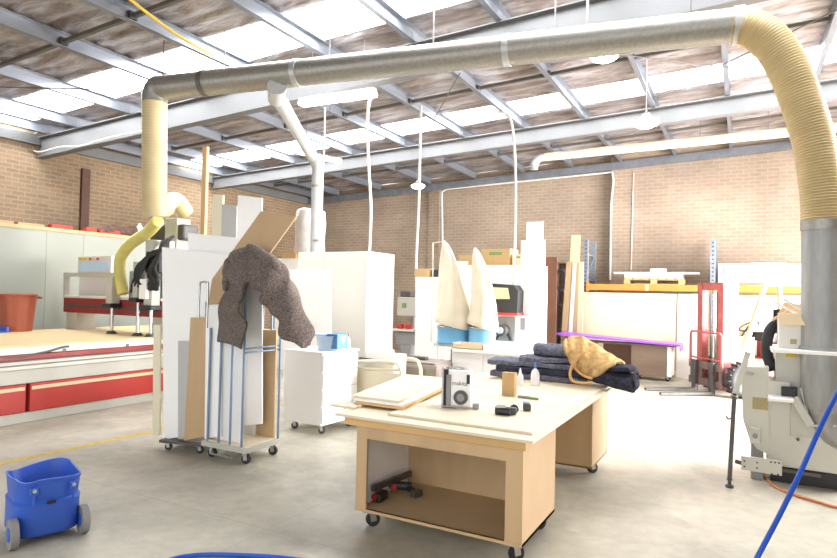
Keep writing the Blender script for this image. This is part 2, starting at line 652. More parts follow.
for k, (y0, y1) in enumerate(strips):
    b = MB()
    ny = 20
    f = lambda u, v: (XL + (XR - XL) * u, y0 + (y1 - y0) * v, zr(XL + (XR - XL) * u, 4.885) + 0.01 * math.sin(v * 2 * math.pi * 3.2))
    b.grid(f, 8, 28)
    struct(b.build('window_%d' % (k + 1), 'sky', smooth='all', solid=0.006), 'translucent roof skylight strip')

# steel frame of the roof
tn = [0]


def trim(mb, m, label, smooth=False):
    tn[0] += 1
    return struct(mb.build('trim_%d' % tn[0], m, smooth=smooth), label)


def slab(x0, x1, y0, y1, za, zb):
    """sloped member following the roof"""
    b = MB()
    b.prism([(x0, y0, zr(x0, za)), (x1, y0, zr(x1, za)), (x1, y0, zr(x1, zb)), (x0, y0, zr(x0, zb))], (0, y1 - y0, 0))
    return b


for yr, zl_ in ((2.4, 4.24), (6.85, 4.24), (11.3, 4.34)):
    b = MB()
    for (dy, za, zb) in ((.085, zl_, zl_ + .015), (.005, zl_ + .015, 4.635), (.085, 4.635, 4.65)):
        b.prism([(XL, yr - dy, zr(XL, za)), (XR, yr - dy, zr(XR, za)), (XR, yr - dy, zr(XR, zb)), (XL, yr - dy, zr(XL, zb))], (0, 2 * dy, 0))
    trim(b, 'rafter', 'pale grey steel roof rafter')
b = slab(XL, 6.0, YB - .2, YB - .14, 4.47, 4.66)
trim(b, 'purlin', 'grey steel angle along the top of the end wall')
b = MB().box(XL, XL + .08, YF, YB, 4.5, 4.7)
trim(b, 'rafter', 'grey eave beam along the side wall')
for x in (-12.1, -11.2, -9.65, -7.95, -6.55, -5.15, -3.87, -2.68, -1.45, -.28, .96, 2.2, 3.4):
    z = zr(x, 4.655)
    b = MB()
    b.box(x - .0015, x + .0015, YF, YB - .14, z, z + .195)
    b.box(x, x + .07, YF, YB - .14, z, z + .004)
    b.box(x, x + .07, YF, YB - .14, z + .19, z + .195)
    b.box(x + .067, x + .07, YF, YB - .14, z, z + .02)
    for yc in (6.85, 11.3):
        b.box(x + .002, x + .012, yc - .06, yc + .06, z - .004, z + .15)
    trim(b, 'purlin', 'galvanised roof purlin')
for yb_ in (.2, 4.6, 9.0, 13.3):
    b = MB()
    b.beam((XL + .4, yb_, zr(XL + .4, 4.74)), (3.4, yb_, zr(3.4, 4.74)), .05, .05)
    for x in (-12.1, -11.2, -9.65, -7.95, -6.55, -5.15, -3.87, -2.68, -1.45, -.28, .96, 2.2, 3.4):
        b.box(x - .03, x + .05, yb_ - .05, yb_ + .05, zr(x, 4.7), zr(x, 4.79))
    trim(b, 'bar', 'dark bridging bar between the purlins')


def roofpt(px, py, zz):
    d = CR @ V((px - 418.5, 279 - py, -596.0))
    t = (zz - SL * XL - CP.z) / (d.z - SL * d.x)
    return CP + d * t


for (a, c) in (((624, 55), (768, 73)), ((655, 97), (837, 10)), ((428, 130), (460, 73)), ((0, 87), (230, 92))):
    p, q = roofpt(*a, 4.63), roofpt(*c, 4.63)
    trim(MB().cyl(p, q, .009, n=8), 'bar', 'thin roof bracing rod')

# floor line
p0, p1 = at(0, 464, z=0), at(150, 432, z=0)
dd = (p1 - p0).normalized()
b = MB()
pa, pb = p0 - dd * 3.0, p1 + dd * 2.4
s_ = V((-dd.y, dd.x, 0)) * .045
b.prism([pa - s_ + V((0, 0, .0005)), pa + s_ + V((0, 0, .0005)), pb + s_ + V((0, 0, .0005)), pb - s_ + V((0, 0, .0005))], (0, 0, .0012))
trim(b, 'yellow', 'painted yellow line on the floor')

# panelled partition in front of the side wall
b = MB()
XP = -10.85
b.box(XP - .09, XP, -1.0, 11.5, 0, 2.66)
struct(b.build('wall_partition', 'panel_green'), 'greenish grey panelled partition')
for y in (2.0, 4.9, at(47, 260, x=XP).y, at(84, 260, x=XP).y, 9.7):
    trim(MB().box(XP, XP + .008, y - .02, y + .02, 0.01, 2.66), 'green_j' if 'green_j' in M else 'panel_green', 'joint strip on the partition')
trim(MB().box(XP - .14, XP + .015, -1.0, 11.5, 2.66, 2.72), 'pinez', 'timber capping rail of the partition')
b = MB()
b.box(XL + .001, XL + .06, at(80, 200, x=XL).y, at(88, 200, x=XL).y, 0, at(84, 169, x=XL).z)
tag(b.build('steel_post', 'rust'), 'rusty brown steel post fixed to the tan brick side wall', 'post')

# things lying on top of the partition
zt = 2.72


def onpart(name, label, cat, m, px0, px1, py0, group=None, d=.3):
    a_, c_ = at(px0, 227, x=XP - .06), at(px1, 227, x=XP - .06)
    t_ = at(px0, py0, x=XP - .06).z
    return tag(MB().box(XP - .13, XP - .06 + .05, a_.y, c_.y, zt, max(t_, zt + .04), bev=.004).build(name, m), label, cat, group)


onpart('timber_offcut', 'brown timber offcut at far left on the partition top', 'timber', 'mdf_dark', -10, 12, 219)
onpart('timber_offcut', 'brown timber offcut left of the first red box on the partition top', 'timber', 'mdf_dark', 16, 43, 222)
onpart('red_box', 'longest red box on the partition top, left of the rusty post', 'box', 'red_l', 50, 71, 224, 'red boxes on the partition')
onpart('red_box', 'small red box on the partition top, just right of the rusty post', 'box', 'red_l', 85, 95, 227, 'red boxes on the partition')
onpart('red_box', 'flat red box on the partition top beside the brown bundle', 'box', 'red_l', 99, 119, 229, 'red boxes on the partition')
o = MB()
for k in range(7):
    p = at(105 + k * 5.5, 232, x=XP - .06)
    o.sphere((XP - .06, p.y, zt + .06 + .03 * (k % 3)), .12, (.5, 1.3, .7), 10)
o = o.build('rag_bundle', 'paper', smooth='all')
rough(o, .05, 7)
tag(o, 'dark brown bundle of rags on the partition top near the cream hose', 'bundle')
p = at(139, 232, x=XP - .06)
o = MB().lathe([(.055, 0), (.06, .02), (.06, .2), (.045, .23), (.025, .25), (.025, .28)], (XP - .05, p.y, zt), 16).build('spray_can', 'white', smooth=True)
tag(o, 'pale spray can on the partition top right of the brown bundle', 'can')

# ------------------------------------------------------------------ overhead ducts, lamps, cables
t = thing('extraction_duct', 'long round galvanised extraction duct under the roof with cream hose at each end', 'duct', (-3.6, 5.9, 4.3))
A, B_ = V((-7.0, 5.42, 4.43)), at(735, 25.5, y=6.5)
dirn = (B_ - A).normalized()
R0 = .162


def spiral(mb, a, c, r, pitch=.14):
    L = (c - a).length
    d = (c - a).normalized()
    u = V((0, 0, 1)).cross(d).normalized()
    w = d.cross(u)
    n, m = 28, int(L / pitch) * 5
    rows = []
    for i in range(m + 1):
        s = L * i / m
        ph = (i % 5)
        row = []
        for j in range(n):
            th = 2 * math.pi * j / n
            f = ((s / pitch) - j / n) % 1.0
            rr = r + (.0022 if f < .2 else 0)
            row.append(mb.bm.verts.new(a + d * s + (u * math.cos(th) + w * math.sin(th)) * rr))
        rows.append(row)
    for i in range(m):
        for j in range(n):
            mb.bm.faces.new((rows[i][j], rows[i][(j + 1) % n], rows[i + 1][(j + 1) % n], rows[i + 1][j]))
    return mb


J = [A] + [A + dirn * s for s in [(at(q_, 70, y=5.8).x + 7.0) * 1.012 for q_ in (222, 301, 495)]] + [B_]
for k in range(len(J) - 1):
    pp = spiral(MB(), J[k], J[k + 1], R0 + (.004 if k in (1, 3) else 0)).build('pipe', 'galv', t, smooth=True)
    if k:
        MB().cyl(J[k] - dirn * .035, J[k] + dirn * .035, R0 + .012, n=28).build('joint_band', 'galv_pale' if k != 1 else 'bar', pp, smooth=True)
# elbow at the left end and the cream hose that drops from it
e0 = A + V((-.0, 0, 0))
MB().tube([A + dirn * .02, A - dirn * .06 + V((0, 0, -.005)), A - dirn * .11 + V((0, 0, -.05)), A - dirn * .13 + V((0, 0, -.14)), A - dirn * .13 + V((0, 0, -.2))], R0 + .006, n=28).build('elbow', 'galv', t, smooth=True)
h0 = A - dirn * .13 + V((0, 0, -.17))


def ribbed(pts, r, pitch, amp, sub=10, n=28):
    path = spline([V(p) for p in pts], sub)
    # resample evenly
    ds = [0]
    for i in range(1, len(path)):
        ds.append(ds[-1] + (path[i] - path[i - 1]).length)
    L = ds[-1]
    m = int(L / pitch) * 4
    q = []
    k = 0
    for i in range(m + 1):
        s = L * i / m
        while k < len(ds) - 2 and ds[k + 1] < s:
            k += 1
        f = (s - ds[k]) / max(ds[k + 1] - ds[k], 1e-9)
        q.append(path[k].lerp(path[k + 1], f))
    b = MB()
    mm = len(q) - 1
    b.tube(q, r, n=n, smooth=False, rfun=lambda t_: r + amp * (1 if int(round(t_ * mm)) % 4 in (1, 2) else -1) * .5)
    return b


hb = at(154.5, 195, y=5.55)
ribbed([h0, h0.lerp(hb, .3), h0.lerp(hb, .6), hb, at(156, 216, y=5.6)], .165, .04, .0015).build('drop_hose', 'hose_y', t, smooth='all')
hb2 = at(156, 214, y=5.6)
MB().tube([hb2 + V((0, 0, .1)), hb2 + V((.05, .1, .08)), at(169, 202, y=5.9), at(177, 201, y=6.1), at(186, 213, y=6.3)], .12, n=22).build('hose_bend', 'hose_y', t, smooth='all')
# the big ribbed hose at the right
pts = [at(734, 25.5, y=6.5), at(750, 28, y=6.5), at(770, 41, y=6.5), at(789, 70, y=6.5), at(803, 106, y=6.5), at(815, 148, y=6.5), at(821, 190, y=6.5), at(823, 226, y=6.5)]
ribbed(pts, .168, .026, .012).build('ribbed_hose', 'hose_rib', t, smooth='all')
MB().cyl(B_ - dirn * .02, B_ + dirn * .07, .18, n=28).build('clamp_band', 'galv_pale', t, smooth=True)

# small yellow hose down to the router head
q = at(160, 222, y=5.75)
o = ribbed([at(158, 221, y=5.75), at(148, 232, y=5.9), at(132, 243, y=5.95), at(121, 257, y=6.0), at(120, 275, y=6.0), at(123, 294, y=6.0)], .085, .03, .005).build('yellow_hose', 'hose_lime', smooth='all')
tag(o, 'bent yellow hose running from the cream drop hose to the router beam', 'hose')

# branch duct down behind the white wardrobe
t = thing('branch_duct', 'thin pale branch duct slanting from the main duct and dropping behind the tall cabinet', 'duct', (-6.6, 8.1, 0))
p0, p1 = at(276, 94, y=5.75), at(313, 158, y=8.1)
MB().cyl(at(277, 86, y=5.6), at(276, 100, y=5.8), .12, .1, n=24).build('collar', 'galv_pale', t, smooth=True)
MB().cyl(p0, p1, .095, n=24).build('slanted_pipe', 'galv_pale', t, smooth=True)
p2 = at(318, 168, y=8.1)
MB().tube([p1, p1.lerp(p2, .5) + V((0, 0, .02)), p2, p2 + V((0, 0, -.1))], .1, n=24).build('elbow', 'galv_pale', t, smooth=True)
v = MB().cyl(p2, (p2.x, p2.y, 0.0), .1, n=24).build('drop_pipe', 'galv_pale', t, smooth=True)
MB().cyl((p2.x, p2.y, p2.z - .3), (p2.x, p2.y, p2.z - .34), .105, n=24).build('joint_band', 'galv', v, smooth=True)
MB().cyl(at(318, 240, y=8.1), at(318, 242, y=8.1), .105, n=24).build('joint_band', 'galv', v, smooth=True)

# far thin pipe
t = thing('overhead_pipe', 'slim cream overhead pipe with a down-turned end near the brick end wall', 'pipe', at(680, 150, y=12.3))
a, c = at(545, 157, y=12.3), at(838, 127, y=12.3)
MB().cyl(a, c + (c - a) * .3, .085, n=20).build('pipe', 'cream', t, smooth=True)
MB().tube([a, a + V((-.14, 0, -.03)), a + V((-.22, 0, -.12)), a + V((-.24, 0, -.25))], .085, n=20).build('bend', 'galv_pale', t, smooth=True)
for px in (700, 768):
    s = at(px, 143 if px == 700 else 136, y=12.3)
    MB().cyl(s, (s.x, s.y, zr(s.x, 4.655)), .006, n=6).build('hanger', 'bar', t)

# tube lamps
t = thing('tube_lamp', 'lit batten tube lamp hanging under the main duct', 'lamp', at(338, 98, y=6.7), 0, 'batten tube lamps')
a, c = at(301, 104, y=6.7), at(375, 93.5, y=6.7)
MB().beam(a + V((0, 0, .05)), c + V((0, 0, .05)), .1, .05, bev=.01).build('housing', 'white', t)
MB().beam(a, c, .15, .07, bev=.02).build('diffuser', 'lamp', t)
for p in (a.lerp(c, .15), a.lerp(c, .85)):
    MB().cyl(p + V((0, 0, .05)), (p.x, p.y, zr(p.x, 4.87)), .004, n=6).build('hanger', 'bar', t)
t = thing('tube_lamp', 'tube lamp behind the bend of the thin branch duct', 'lamp', at(320, 158, y=8.6), 0, 'batten tube lamps')
a, c = at(299, 152, y=8.7), at(337, 161, y=8.0)
MB().beam(a + V((0, 0, .04)), c + V((0, 0, .04)), .16, .03, bev=.008).build('housing', 'white', t)
MB().beam(a, c, .2, .07, bev=.02).build('diffuser', 'lamp', t)
for p in (a.lerp(c, .2), a.lerp(c, .8)):
    MB().cyl(p + V((0, 0, .04)), (p.x, p.y, zr(p.x, 4.87)), .004, n=6).build('hanger', 'bar', t)
# bay lamps
for px, py, y, r, lab in ((604, 56, 8.0, .19, 'round bay lamp half hidden behind the main duct'),
                          (646, 123, 9.5, .19, 'round bay lamp hanging clear, below the main duct at right'),
                          (418, 186, 13.0, .17, 'small far round bay lamp above the white workshop cabinets')):
    c = at(px, py, y=y)
    t = thing('bay_lamp', lab, 'lamp', c, 0, 'round bay lamps')
    MB().lathe([(.05, .14), (.06, .1), (.12, .06), (r, .03), (r, .012)], c, 28).build('shade', 'white', t, smooth=True)
    MB().lathe([(.001, -.075), (r * .5, -.066), (r * .85, -.035), (r * .99, .0), (r * .99, .012), (0.001, .014)], c, 28).build('lens', 'lampbay', t, smooth=True)
    MB().cyl(c + V((0, 0, .13)), (c.x, c.y, zr(c.x, 4.87)), .007, n=6).build('cord', 'cable_w', t)

# droppers and cables
def cable(name, label, pts, r, m, cat='cable', group=None):
    o = MB().tube(pts, r, n=8, sub=5).build(name, m, smooth='all')
    return tag(o, label, cat, group)


cable('dropper_cable', 'white power cable dropping from the tube lamp to the tall white cabinet', [at(375, 96, y=6.75), at(369, 103, y=6.8), at(367.5, 130, y=7.1), at(369, 170, y=7.3), at(371, 210, y=7.35), at(369.5, 252, y=7.4)], .022, 'cable_w', group='white dropper cables')
p = at(418, 240, y=8.9)
cable('dropper_cable', 'straight white dropper conduit in front of the small far bay lamp', [(p.x, 8.9, zr(p.x, 4.6)), (p.x, 8.9, 3.2), (p.x - .02, 8.9, 2.0), (at(416, 300, y=8.62).x - .06, 8.9, 0.0)], .022, 'cable_w', group='white dropper cables')
p = at(514, 200, y=8.9)
cable('dropper_cable', 'white dropper conduit running down between the cardboard carton and the stacked white boards', [at(497, 112, y=8.9), at(510, 118, y=8.9), (p.x, 8.9, 3.9), (p.x + .03, 8.9, 2.9), (p.x + .02, 8.9, 1.84)], .02, 'cable_w', group='white dropper cables')
p = at(325, 84, y=6.0)
p = at(322, 145, y=7.0)
cable('dropper_cable', 'thin white dropper cable beside the vertical branch duct', [at(325, 108, y=6.75), at(324, 150, y=7.2), at(322, 200, y=7.7), at(321, 252, y=7.8)], .012, 'cable_w', group='white dropper cables')
for px, y, lab in ((146, 5.42, 'dark hanger wire at the left end of the main duct'), (227, 5.62, 'hanger rod by the first joint of the main duct'),
                   (326, 5.75, 'hanger rod left of the lit batten over the main duct'), (428, 5.9, 'hanger rod midway along the main duct'),
                   (551, 6.1, 'hanger rod right of centre over the main duct'), (585, 6.2, 'hanger strap nearest the half hidden bay lamp'), (690, 6.4, 'hanger rod near the right end of the main duct')):
    s_ = (at(px, 60, y=y).x - A.x) / (B_.x - A.x)
    c = A.lerp(B_, max(0.0, min(1, s_)))
    tag(MB().cyl(c + V((0, 0, R0)), (c.x, c.y, zr(c.x, 4.87)), .008 if px != 585 else .014, n=8).build('hanger_rod', 'bar' if px in (146, 690) else 'galv'), lab, 'rod', 'duct hanger rods')
q0, q1 = roofpt(122, -4, 4.6), roofpt(212, 58, 4.6)
cable('yellow_cable', 'yellow cable strung along a roof purlin at upper left', [q0 + V((0, 0, .03)), q0.lerp(q1, .5) + V((0, 0, -.01)), q1 + V((.02, 0, .03))], .02, 'yellow_l')
# white cable looping on the first rafter
pts = [at(x_, y_, y=6.74) for x_, y_ in ((40, 130), (33, 136), (31, 146), (38, 152), (60, 147), (80, 146), (100, 140), (130, 133), (152, 130))]
cable('rafter_cable', 'loose white cable clipped along the nearest rafter at the left', pts, .013, 'cable_w')
# conduit on the back wall
yc = YB - .16
pz = at(442, 192, y=yc)
pe = at(612, 172, y=yc)
tag(MB().tube([at(443, 272, y=yc), at(442, 198, y=yc), pz, at(447, 189, y=yc), at(608, 172.5, y=yc), pe, at(613.5, 180, y=yc), at(611, 205, y=yc), at(610, 280, y=yc)], .025, n=8, sub=3, smooth=False).build('wall_conduit', 'cable_w', smooth=True), 'white conduit running up, along the top and down the brick end wall', 'conduit')
yc = YB - .14
tag(MB().tube([at(633.5, 173, y=yc), at(631, 270, y=yc)], .012, n=8).build('wall_conduit', 'cable_w'), 'short thin vertical conduit above the pallet on the brick wall', 'conduit')

# ------------------------------------------------------------------ router at the left
t = thing('router_table', 'long flat-bed router machine with red side panels and pale timber deck', 'machine', (-8.9, 5.5, 0))
X0, X1, Ya, Yb = -10.2, -7.7, 1.2, 8.6
b = MB()
b.box(X0 + .05, X1 - .12, Ya + .05, Yb - .05, .03, .74)
b.build('bed_frame', 'mach', t)
b = MB()
b.box(X1 - .16, X1 - .02, Ya, Yb, 0.0, .13, bev=.01)
b.build('plinth', 'mach', t)
MB().box(X0, X1 - .06, Ya, Yb, .74, .91, bev=.004).build('deck_frame', 'mach', t)
MB().box(X0 - .05, X1 - .03, Ya, Yb, .91, .955, bev=.004).build('spoil_board', 'deck', t)
MB().box(X1 - .07, X1 - .01, Ya, Yb, .845, .925, bev=.004).build('edge_strip', 'offwhite', t)
MB().box(X1 - .06, X1 + .012, Ya, Yb, .77, .84, bev=.012).build('rail', 'red_dark', t)
b = MB()
b.box(X1 - .05, X1 + .0, Ya, Yb, .655, .7, bev=.006)
b.box(X1 - .045, X1 - .015, Ya, Yb, .715, .755, bev=.006)
b.build('guide_rail', 'mach_w', t)
MB().box(X1 - .12, X1 - .05, Ya, Yb, .6, .78).build('rack_recess', 'mach_d', t)
MB().box(X1 - .06, X1 - .03, Ya, Yb, .48, .65, bev=.005).build('side_skirt', 'mach', t)
yg = at(27, 400, x=X1).y
for y0, y1 in ((yg + .03, 6.6), (yg - 2.2, yg - .01), (6.63, 8.55)):
    p_ = MB()
    p_.box(X1 - .1, X1, y0, y1, .13, .475, bev=.012)
    p_ = p_.build('side_panel', 'red', t)
    MB().box(X1 - .01, X1 + .006, y0 + .02, y1 - .02, .4, .445, bev=.003).build('stripe', 'card_l', p_)
for y in (4.6, 5.5):
    MB().box(X1 - .06, X1 - .008, y, y + .05, .79, .88).build('bracket', 'steel_dark', t)
MB().tube([(X1 - .005, 3.5, .9), (X1 + .0, 3.9, .82), (X1 + .0, 4.3, .84), (X1 - .005, 4.6, .9), (X1 - .01, 4.68, .9)], .015, n=8).build('air_line', 'steel_dark', t, smooth=True)
# gantry across the bed
yg = 6.05
gl, gr = at(63, 304, y=yg).x, X1 - .02
MB().box(gl, gr + .05, yg, yg + .3, 1.24, 1.52, bev=.02).build('gantry_beam', 'red_dark', t)
MB().box(gl, gr + .05, yg - .015, yg + .02, 1.49, 1.53, bev=.004).build('linear_rail', 'mach_w', t)
MB().box(gl + .1, gr, yg - .012, yg, 1.33, 1.38).build('cable_track', 'steel_dark', t)
for x0 in (gl + .02, gr - .25):
    MB().box(x0, x0 + .28, yg + .05, yg + .4, .9, 1.26, bev=.01).build('gantry_leg', 'mach', t)
b = MB()
fx0, fx1 = at(65, 280, y=yg + .2).x, at(116, 280, y=yg + .2).x
b.box(fx0, fx1, yg + .17, yg + .25, 1.85, 1.92)
b.box(fx0, fx0 + .06, yg + .17, yg + .25, 1.5, 1.86)
b.box(fx1 - .06, fx1, yg + .17, yg + .25, 1.5, 1.86)
b.build('gantry_frame', 'mach', t)
MB().box(fx0 + .25, fx1 - .3, yg + .3, yg + .34, 1.5, 1.86).build('guard_panel', 'offwhite', t)
# console
c = MB()
cx0, cx1 = at(80, 265, y=yg + .2).x, at(113, 265, y=yg + .2).x
c.box(cx0, cx1, yg + .16, yg + .42, 1.92, 2.2, bev=.008)
c = c.build('console', 'mach_w', t)
MB().box(cx0 + .05, cx1 - .05, yg + .15, yg + .165, 1.95, 2.1).build('display', 'tub', c)
MB().box(cx0 + .04, cx0 + .26, yg + .15, yg + .165, 2.13, 2.175).build('label', 'yellow_l', c)
for k in range(3):
    MB().cyl((cx0 + .36 + .1 * k, yg + .16, 2.15), (cx0 + .36 + .1 * k, yg + .14, 2.15), .022, n=12).build('button', 'red_l' if k != 1 else 'card', c)


def spindle(px, top, bot, w, lab=None):
    x = at(px, 300, y=yg - .1).x
    z1, z0 = at(px, top, y=yg - .1).z, at(px, bot, y=yg - .1).z
    s = MB().box(x - w, x + w, yg - .16, yg - .01, z0 + .3, z1, bev=.008).build('spindle_slide', 'mach', t)
    MB().cyl((x, yg - .09, .97), (x, yg - .09, z0 + .32), .028, n=14).build('spindle', 'chrome', s, smooth=True)
    MB().box(x - w * 1.5, x + w * 1.5, yg - .2, yg + .02, z0 + .27, z0 + .34, bev=.01).build('clamp', 'black', s)
    MB().cyl((x, yg - .09, .955), (x, yg - .09, 1.0), .085, .05, n=16).build('foot', 'steel_dark', s, smooth=True)
    return s


spindle(112, 277, 325, .07)
spindle(151, 240, 328, .09)
spindle(138, 262, 320, .06)
MB().box(at(128, 270, y=yg).x, at(162, 270, y=yg).x, yg + .02, yg + .3, 1.5, 1.95, bev=.02).build('motor_block', 'mach_d', t)
MB().box(at(143, 285, y=yg - .15).x, at(150, 285, y=yg - .15).x, yg - .22, yg - .15, 1.52, 1.82, bev=.01).build('white_cover', 'white', t)
MB().box(at(170, 240, y=yg + .2).x, at(182, 240, y=yg + .2).x, yg + .1, yg + .35, 1.5, at(176, 219, y=yg + .2).z, bev=.01).build('riser', 'mach', t)
MB().box(at(157, 222, y=yg + .25).x, at(191, 222, y=yg + .25).x, yg + .12, yg + .4, 2.42, 2.66, bev=.03).build('extraction_head', 'steel_dark', t)
MB().box(at(160, 230, y=yg).x, at(170, 230, y=yg).x, yg, yg + .2, 1.8, 2.4, bev=.01).build('riser', 'mach', t)
for k in range(6):
    a = at(158 + k * 1.0, 250, y=yg - .12 - .02 * k)
    b = MB()
    b.tube([a, at(150 - k * 2.2, 254 + 2 * k, y=yg - .2), at(143 - k * 1.5, 270 + 2 * k, y=yg - .22), at(134 + k * 2.5, 279 + 1.5 * k, y=yg - .18), at(131 + k * 3, 292, y=yg - .1)], .018 + .004 * (k % 2), n=8)
    b.build('cable', 'rubber', t, smooth=True)

for k in range(7):
    MB().tube([at(174 - 2 * k, 236 + k, y=yg - .05), at(163 - k, 246 + 2 * k, y=yg - .2), at(157 - k * 1.5, 262 + 2 * k, y=yg - .24), at(152 + (k % 3) * 3, 276 + k, y=yg - .2), at(146 + 2 * k, 290, y=yg - .16)], .022 + .005 * (k % 2), n=8).build('cable', 'rubber', t, smooth=True)
MB().box(at(146, 262, y=yg - .15).x, at(160, 262, y=yg - .15).x, yg - .17, yg - .02, at(150, 274, y=yg).z, at(150, 252, y=yg).z, bev=.03).build('drive_motor', 'black', t)
# bin and blue thing standing on the deck
p = at(16, 331, z=.955)
t = thing('plastic_bin', 'terracotta ribbed plastic bin on the router deck', 'bin', p)
rr = .265
b = MB()
n = 48
prof = [(.8, 0), (.98, .55), (.99, .57), (1.06, .575), (1.06, .6), (.99, .605), (.95, .6), (.78, .02)]
rows = []
for r_, z in prof:
    rows.append([b.bm.verts.new(p + V(((rr * r_ + (.006 if j % 4 < 2 and z < .56 else 0)) * math.cos(2 * math.pi * j / n), (rr * r_ + (.006 if j % 4 < 2 and z < .56 else 0)) * math.sin(2 * math.pi * j / n), z * .98))) for j in range(n)])
for i in range(len(rows) - 1):
    for j in range(n):
        b.bm.faces.new((rows[i][j], rows[i][(j + 1) % n], rows[i + 1][(j + 1) % n], rows[i + 1][j]))
b.bm.faces.new(list(reversed(rows[0])))
b.bm.faces.new(rows[-1])
b.build('body', 'terracotta', t, smooth=True)
for sgn in (1, -1):
    MB().tube([p + V((-.08, -sgn * .3 * 1, .54)), p + V((-.06, -sgn * .345, .53)), p + V((.06, -sgn * .345, .53)), p + V((.08, -sgn * .3, .54))], .014, n=8).build('handle', 'terracotta', t, smooth=True)
p = at(2, 332, z=.955)
t = thing('dustpan', 'small blue plastic dustpan on the router deck left of the bin', 'dustpan', p)
b = MB()
b.box(p.x - .16, p.x + .16, p.y - .02, p.y + .02, .957, 1.04, bev=.01)
b.box(p.x - .16, p.x + .16, p.y - .2, p.y, .957, .97, bev=.003)
b.build('pan', 'blue', t)
MB().beam((p.x, p.y, 1.0), (p.x - .02, p.y + .22, 1.04), .03, .02, bev=.005).build('handle', 'blue', t)

# ------------------------------------------------------------------ blue mop bucket
c0 = V((-4.18, 2.5, 0))
ang = math.atan2(.39, .14)
t = thing('mop_bucket', 'blue plastic mop bucket on grey wheels, standing alone at front left', 'bucket', c0, 0)
FR = at(50, 520, z=.1)
ux = (at(85, 520, z=.1) - at(14, 536, z=.1)); ux.z = 0
wid = ux.length; ux.normalize()
uy = V((-ux.y, ux.x, 0))
fc = (at(86, 521, z=.09) + at(12, 536, z=.09)) / 2
fc.z = 0
ctr = fc + uy * .22


def oval(hw, hd, z, n=40, e=3.4, off=(0, 0), bumpf=None):
    out = []
    for j in range(n):
        th = 2 * math.pi * j / n
        cc, ss = math.cos(th), math.sin(th)
        x = hw * math.copysign(abs(cc) ** (2 / e), cc) + off[0]
        y = hd * math.copysign(abs(ss) ** (2 / e), ss) + off[1]
        zz = z + (bumpf(th) if bumpf else 0)
        out.append(ctr + ux * x + uy * y + V((0, 0, zz)))
    return out


def loft(b, loops, cap0=True, cap1=True):
    vs = [[b.bm.verts.new(p) for p in L] for L in loops]
    n = len(vs[0])
    for i in range(len(vs) - 1):
        for j in range(n):
            b.bm.faces.new((vs[i][j], vs[i][(j + 1) % n], vs[i + 1][(j + 1) % n], vs[i + 1][j]))
    if cap0:
        b.bm.faces.new(list(reversed(vs[0])))
    if cap1:
        b.bm.faces.new(vs[-1])
    return b


hw = wid / 2 + .0
dip = lambda th: -.022 * max(0, math.cos(3 * th + .4)) + .012 * math.sin(2 * th)
b = MB()
loft(b, [oval(hw * .93, .2, .045), oval(hw, .22, .07), oval(hw * 1.0, .225, .24), oval(hw * 1.01, .23, .262), oval(hw * .94, .21, .275), oval(hw * .955, .215, .30),
         oval(hw * .99, .24, .41, bumpf=dip), oval(hw * 1.01, .25, .415, bumpf=dip), oval(hw * 1.01, .25, .425, bumpf=dip), oval(hw * .96, .235, .425, bumpf=dip), oval(hw * .9, .205, .30), oval(hw * .85, .18, .1)])
b.build('tub', 'blue', t, smooth=True)
for s in (-.5, .62):
    p = ctr + ux * hw * s * 1.0 - uy * .235
    q = MB()
    q.obox(p + V((0, 0, .355)), (.05, .02, .05), ux, (0, 0, 1), bev=.006)
    q.obox(p + V((0, 0, .31)), (.014, .014, .09), ux, (0, 0, 1), bev=.003)
    q.build('bracket', 'blue', t)
    MB().cyl(p - uy * .008 + V((0, 0, .36)), p - uy * .016 + V((0, 0, .36)), .012, n=10).build('rivet', 'mach', t)
MB().obox(ctr - uy * .23 + V((0, 0, .265)), (.05, .02, .02), ux, (0, 0, 1), bev=.004).build('catch', 'rubber', t)
for s in (-1, 1):
    wc = ctr + ux * s * (hw + .0) - uy * .19 + V((0, 0, .095))
    w = MB()
    w.cyl(wc - ux * .022, wc + ux * .022, .095, n=32)
    w = w.build('wheel', 'rubber_grey', t, smooth=True)
    MB().cyl(wc - ux * .026, wc + ux * .026, .045, n=20).build('hub', 'blue', w, smooth=True)
for s in (-1, 1):
    wc = ctr + ux * s * hw * .7 + uy * .14 + V((0, 0, .0))
    castor(t, wc.x, wc.y, .07, .03)
o = MB().sphere(ctr + uy * .02 - ux * .05 + V((0, 0, .16)), .07, (1.3, .9, .8)).build('rag', 'card_l', None, smooth='all')
rough(o, .02, 14)
tag(o, 'pale crumpled rag inside the blue mop bucket', 'rag')
o.location.z = .125
ROOT

# ------------------------------------------------------------------ leaning sheets on a low trolley, left
N = V((-math.sin(math.radians(13)), math.cos(math.radians(13)), 0))
UX = V((N.y, -N.x, 0))
O = V((-5.3, 4.3, 0))
t = thing('sheet_dolly', 'low wheeled dolly under the leaning white and tan boards', 'dolly', O + N * .2 + UX * .1)
DZ = .125
dc = O + N * .18 + UX * .21
MB().obox(dc + V((0, 0, .098)), (.5, .52, .03), UX, (0, 0, 1), bev=.004).build('platform', 'steel_dark', t)
for sx in (-.19, .19):
    for sy in (-.2, .2):
        p = dc + UX * sx + N * sy
        castor(t, p.x, p.y, .084, .036)


def sheet(k, pxs, m, th, name, label, grp='boards leaning on the low dolly'):
    return board(name, label, 'board', m, pxs, (O + N * k, N), th, grp)


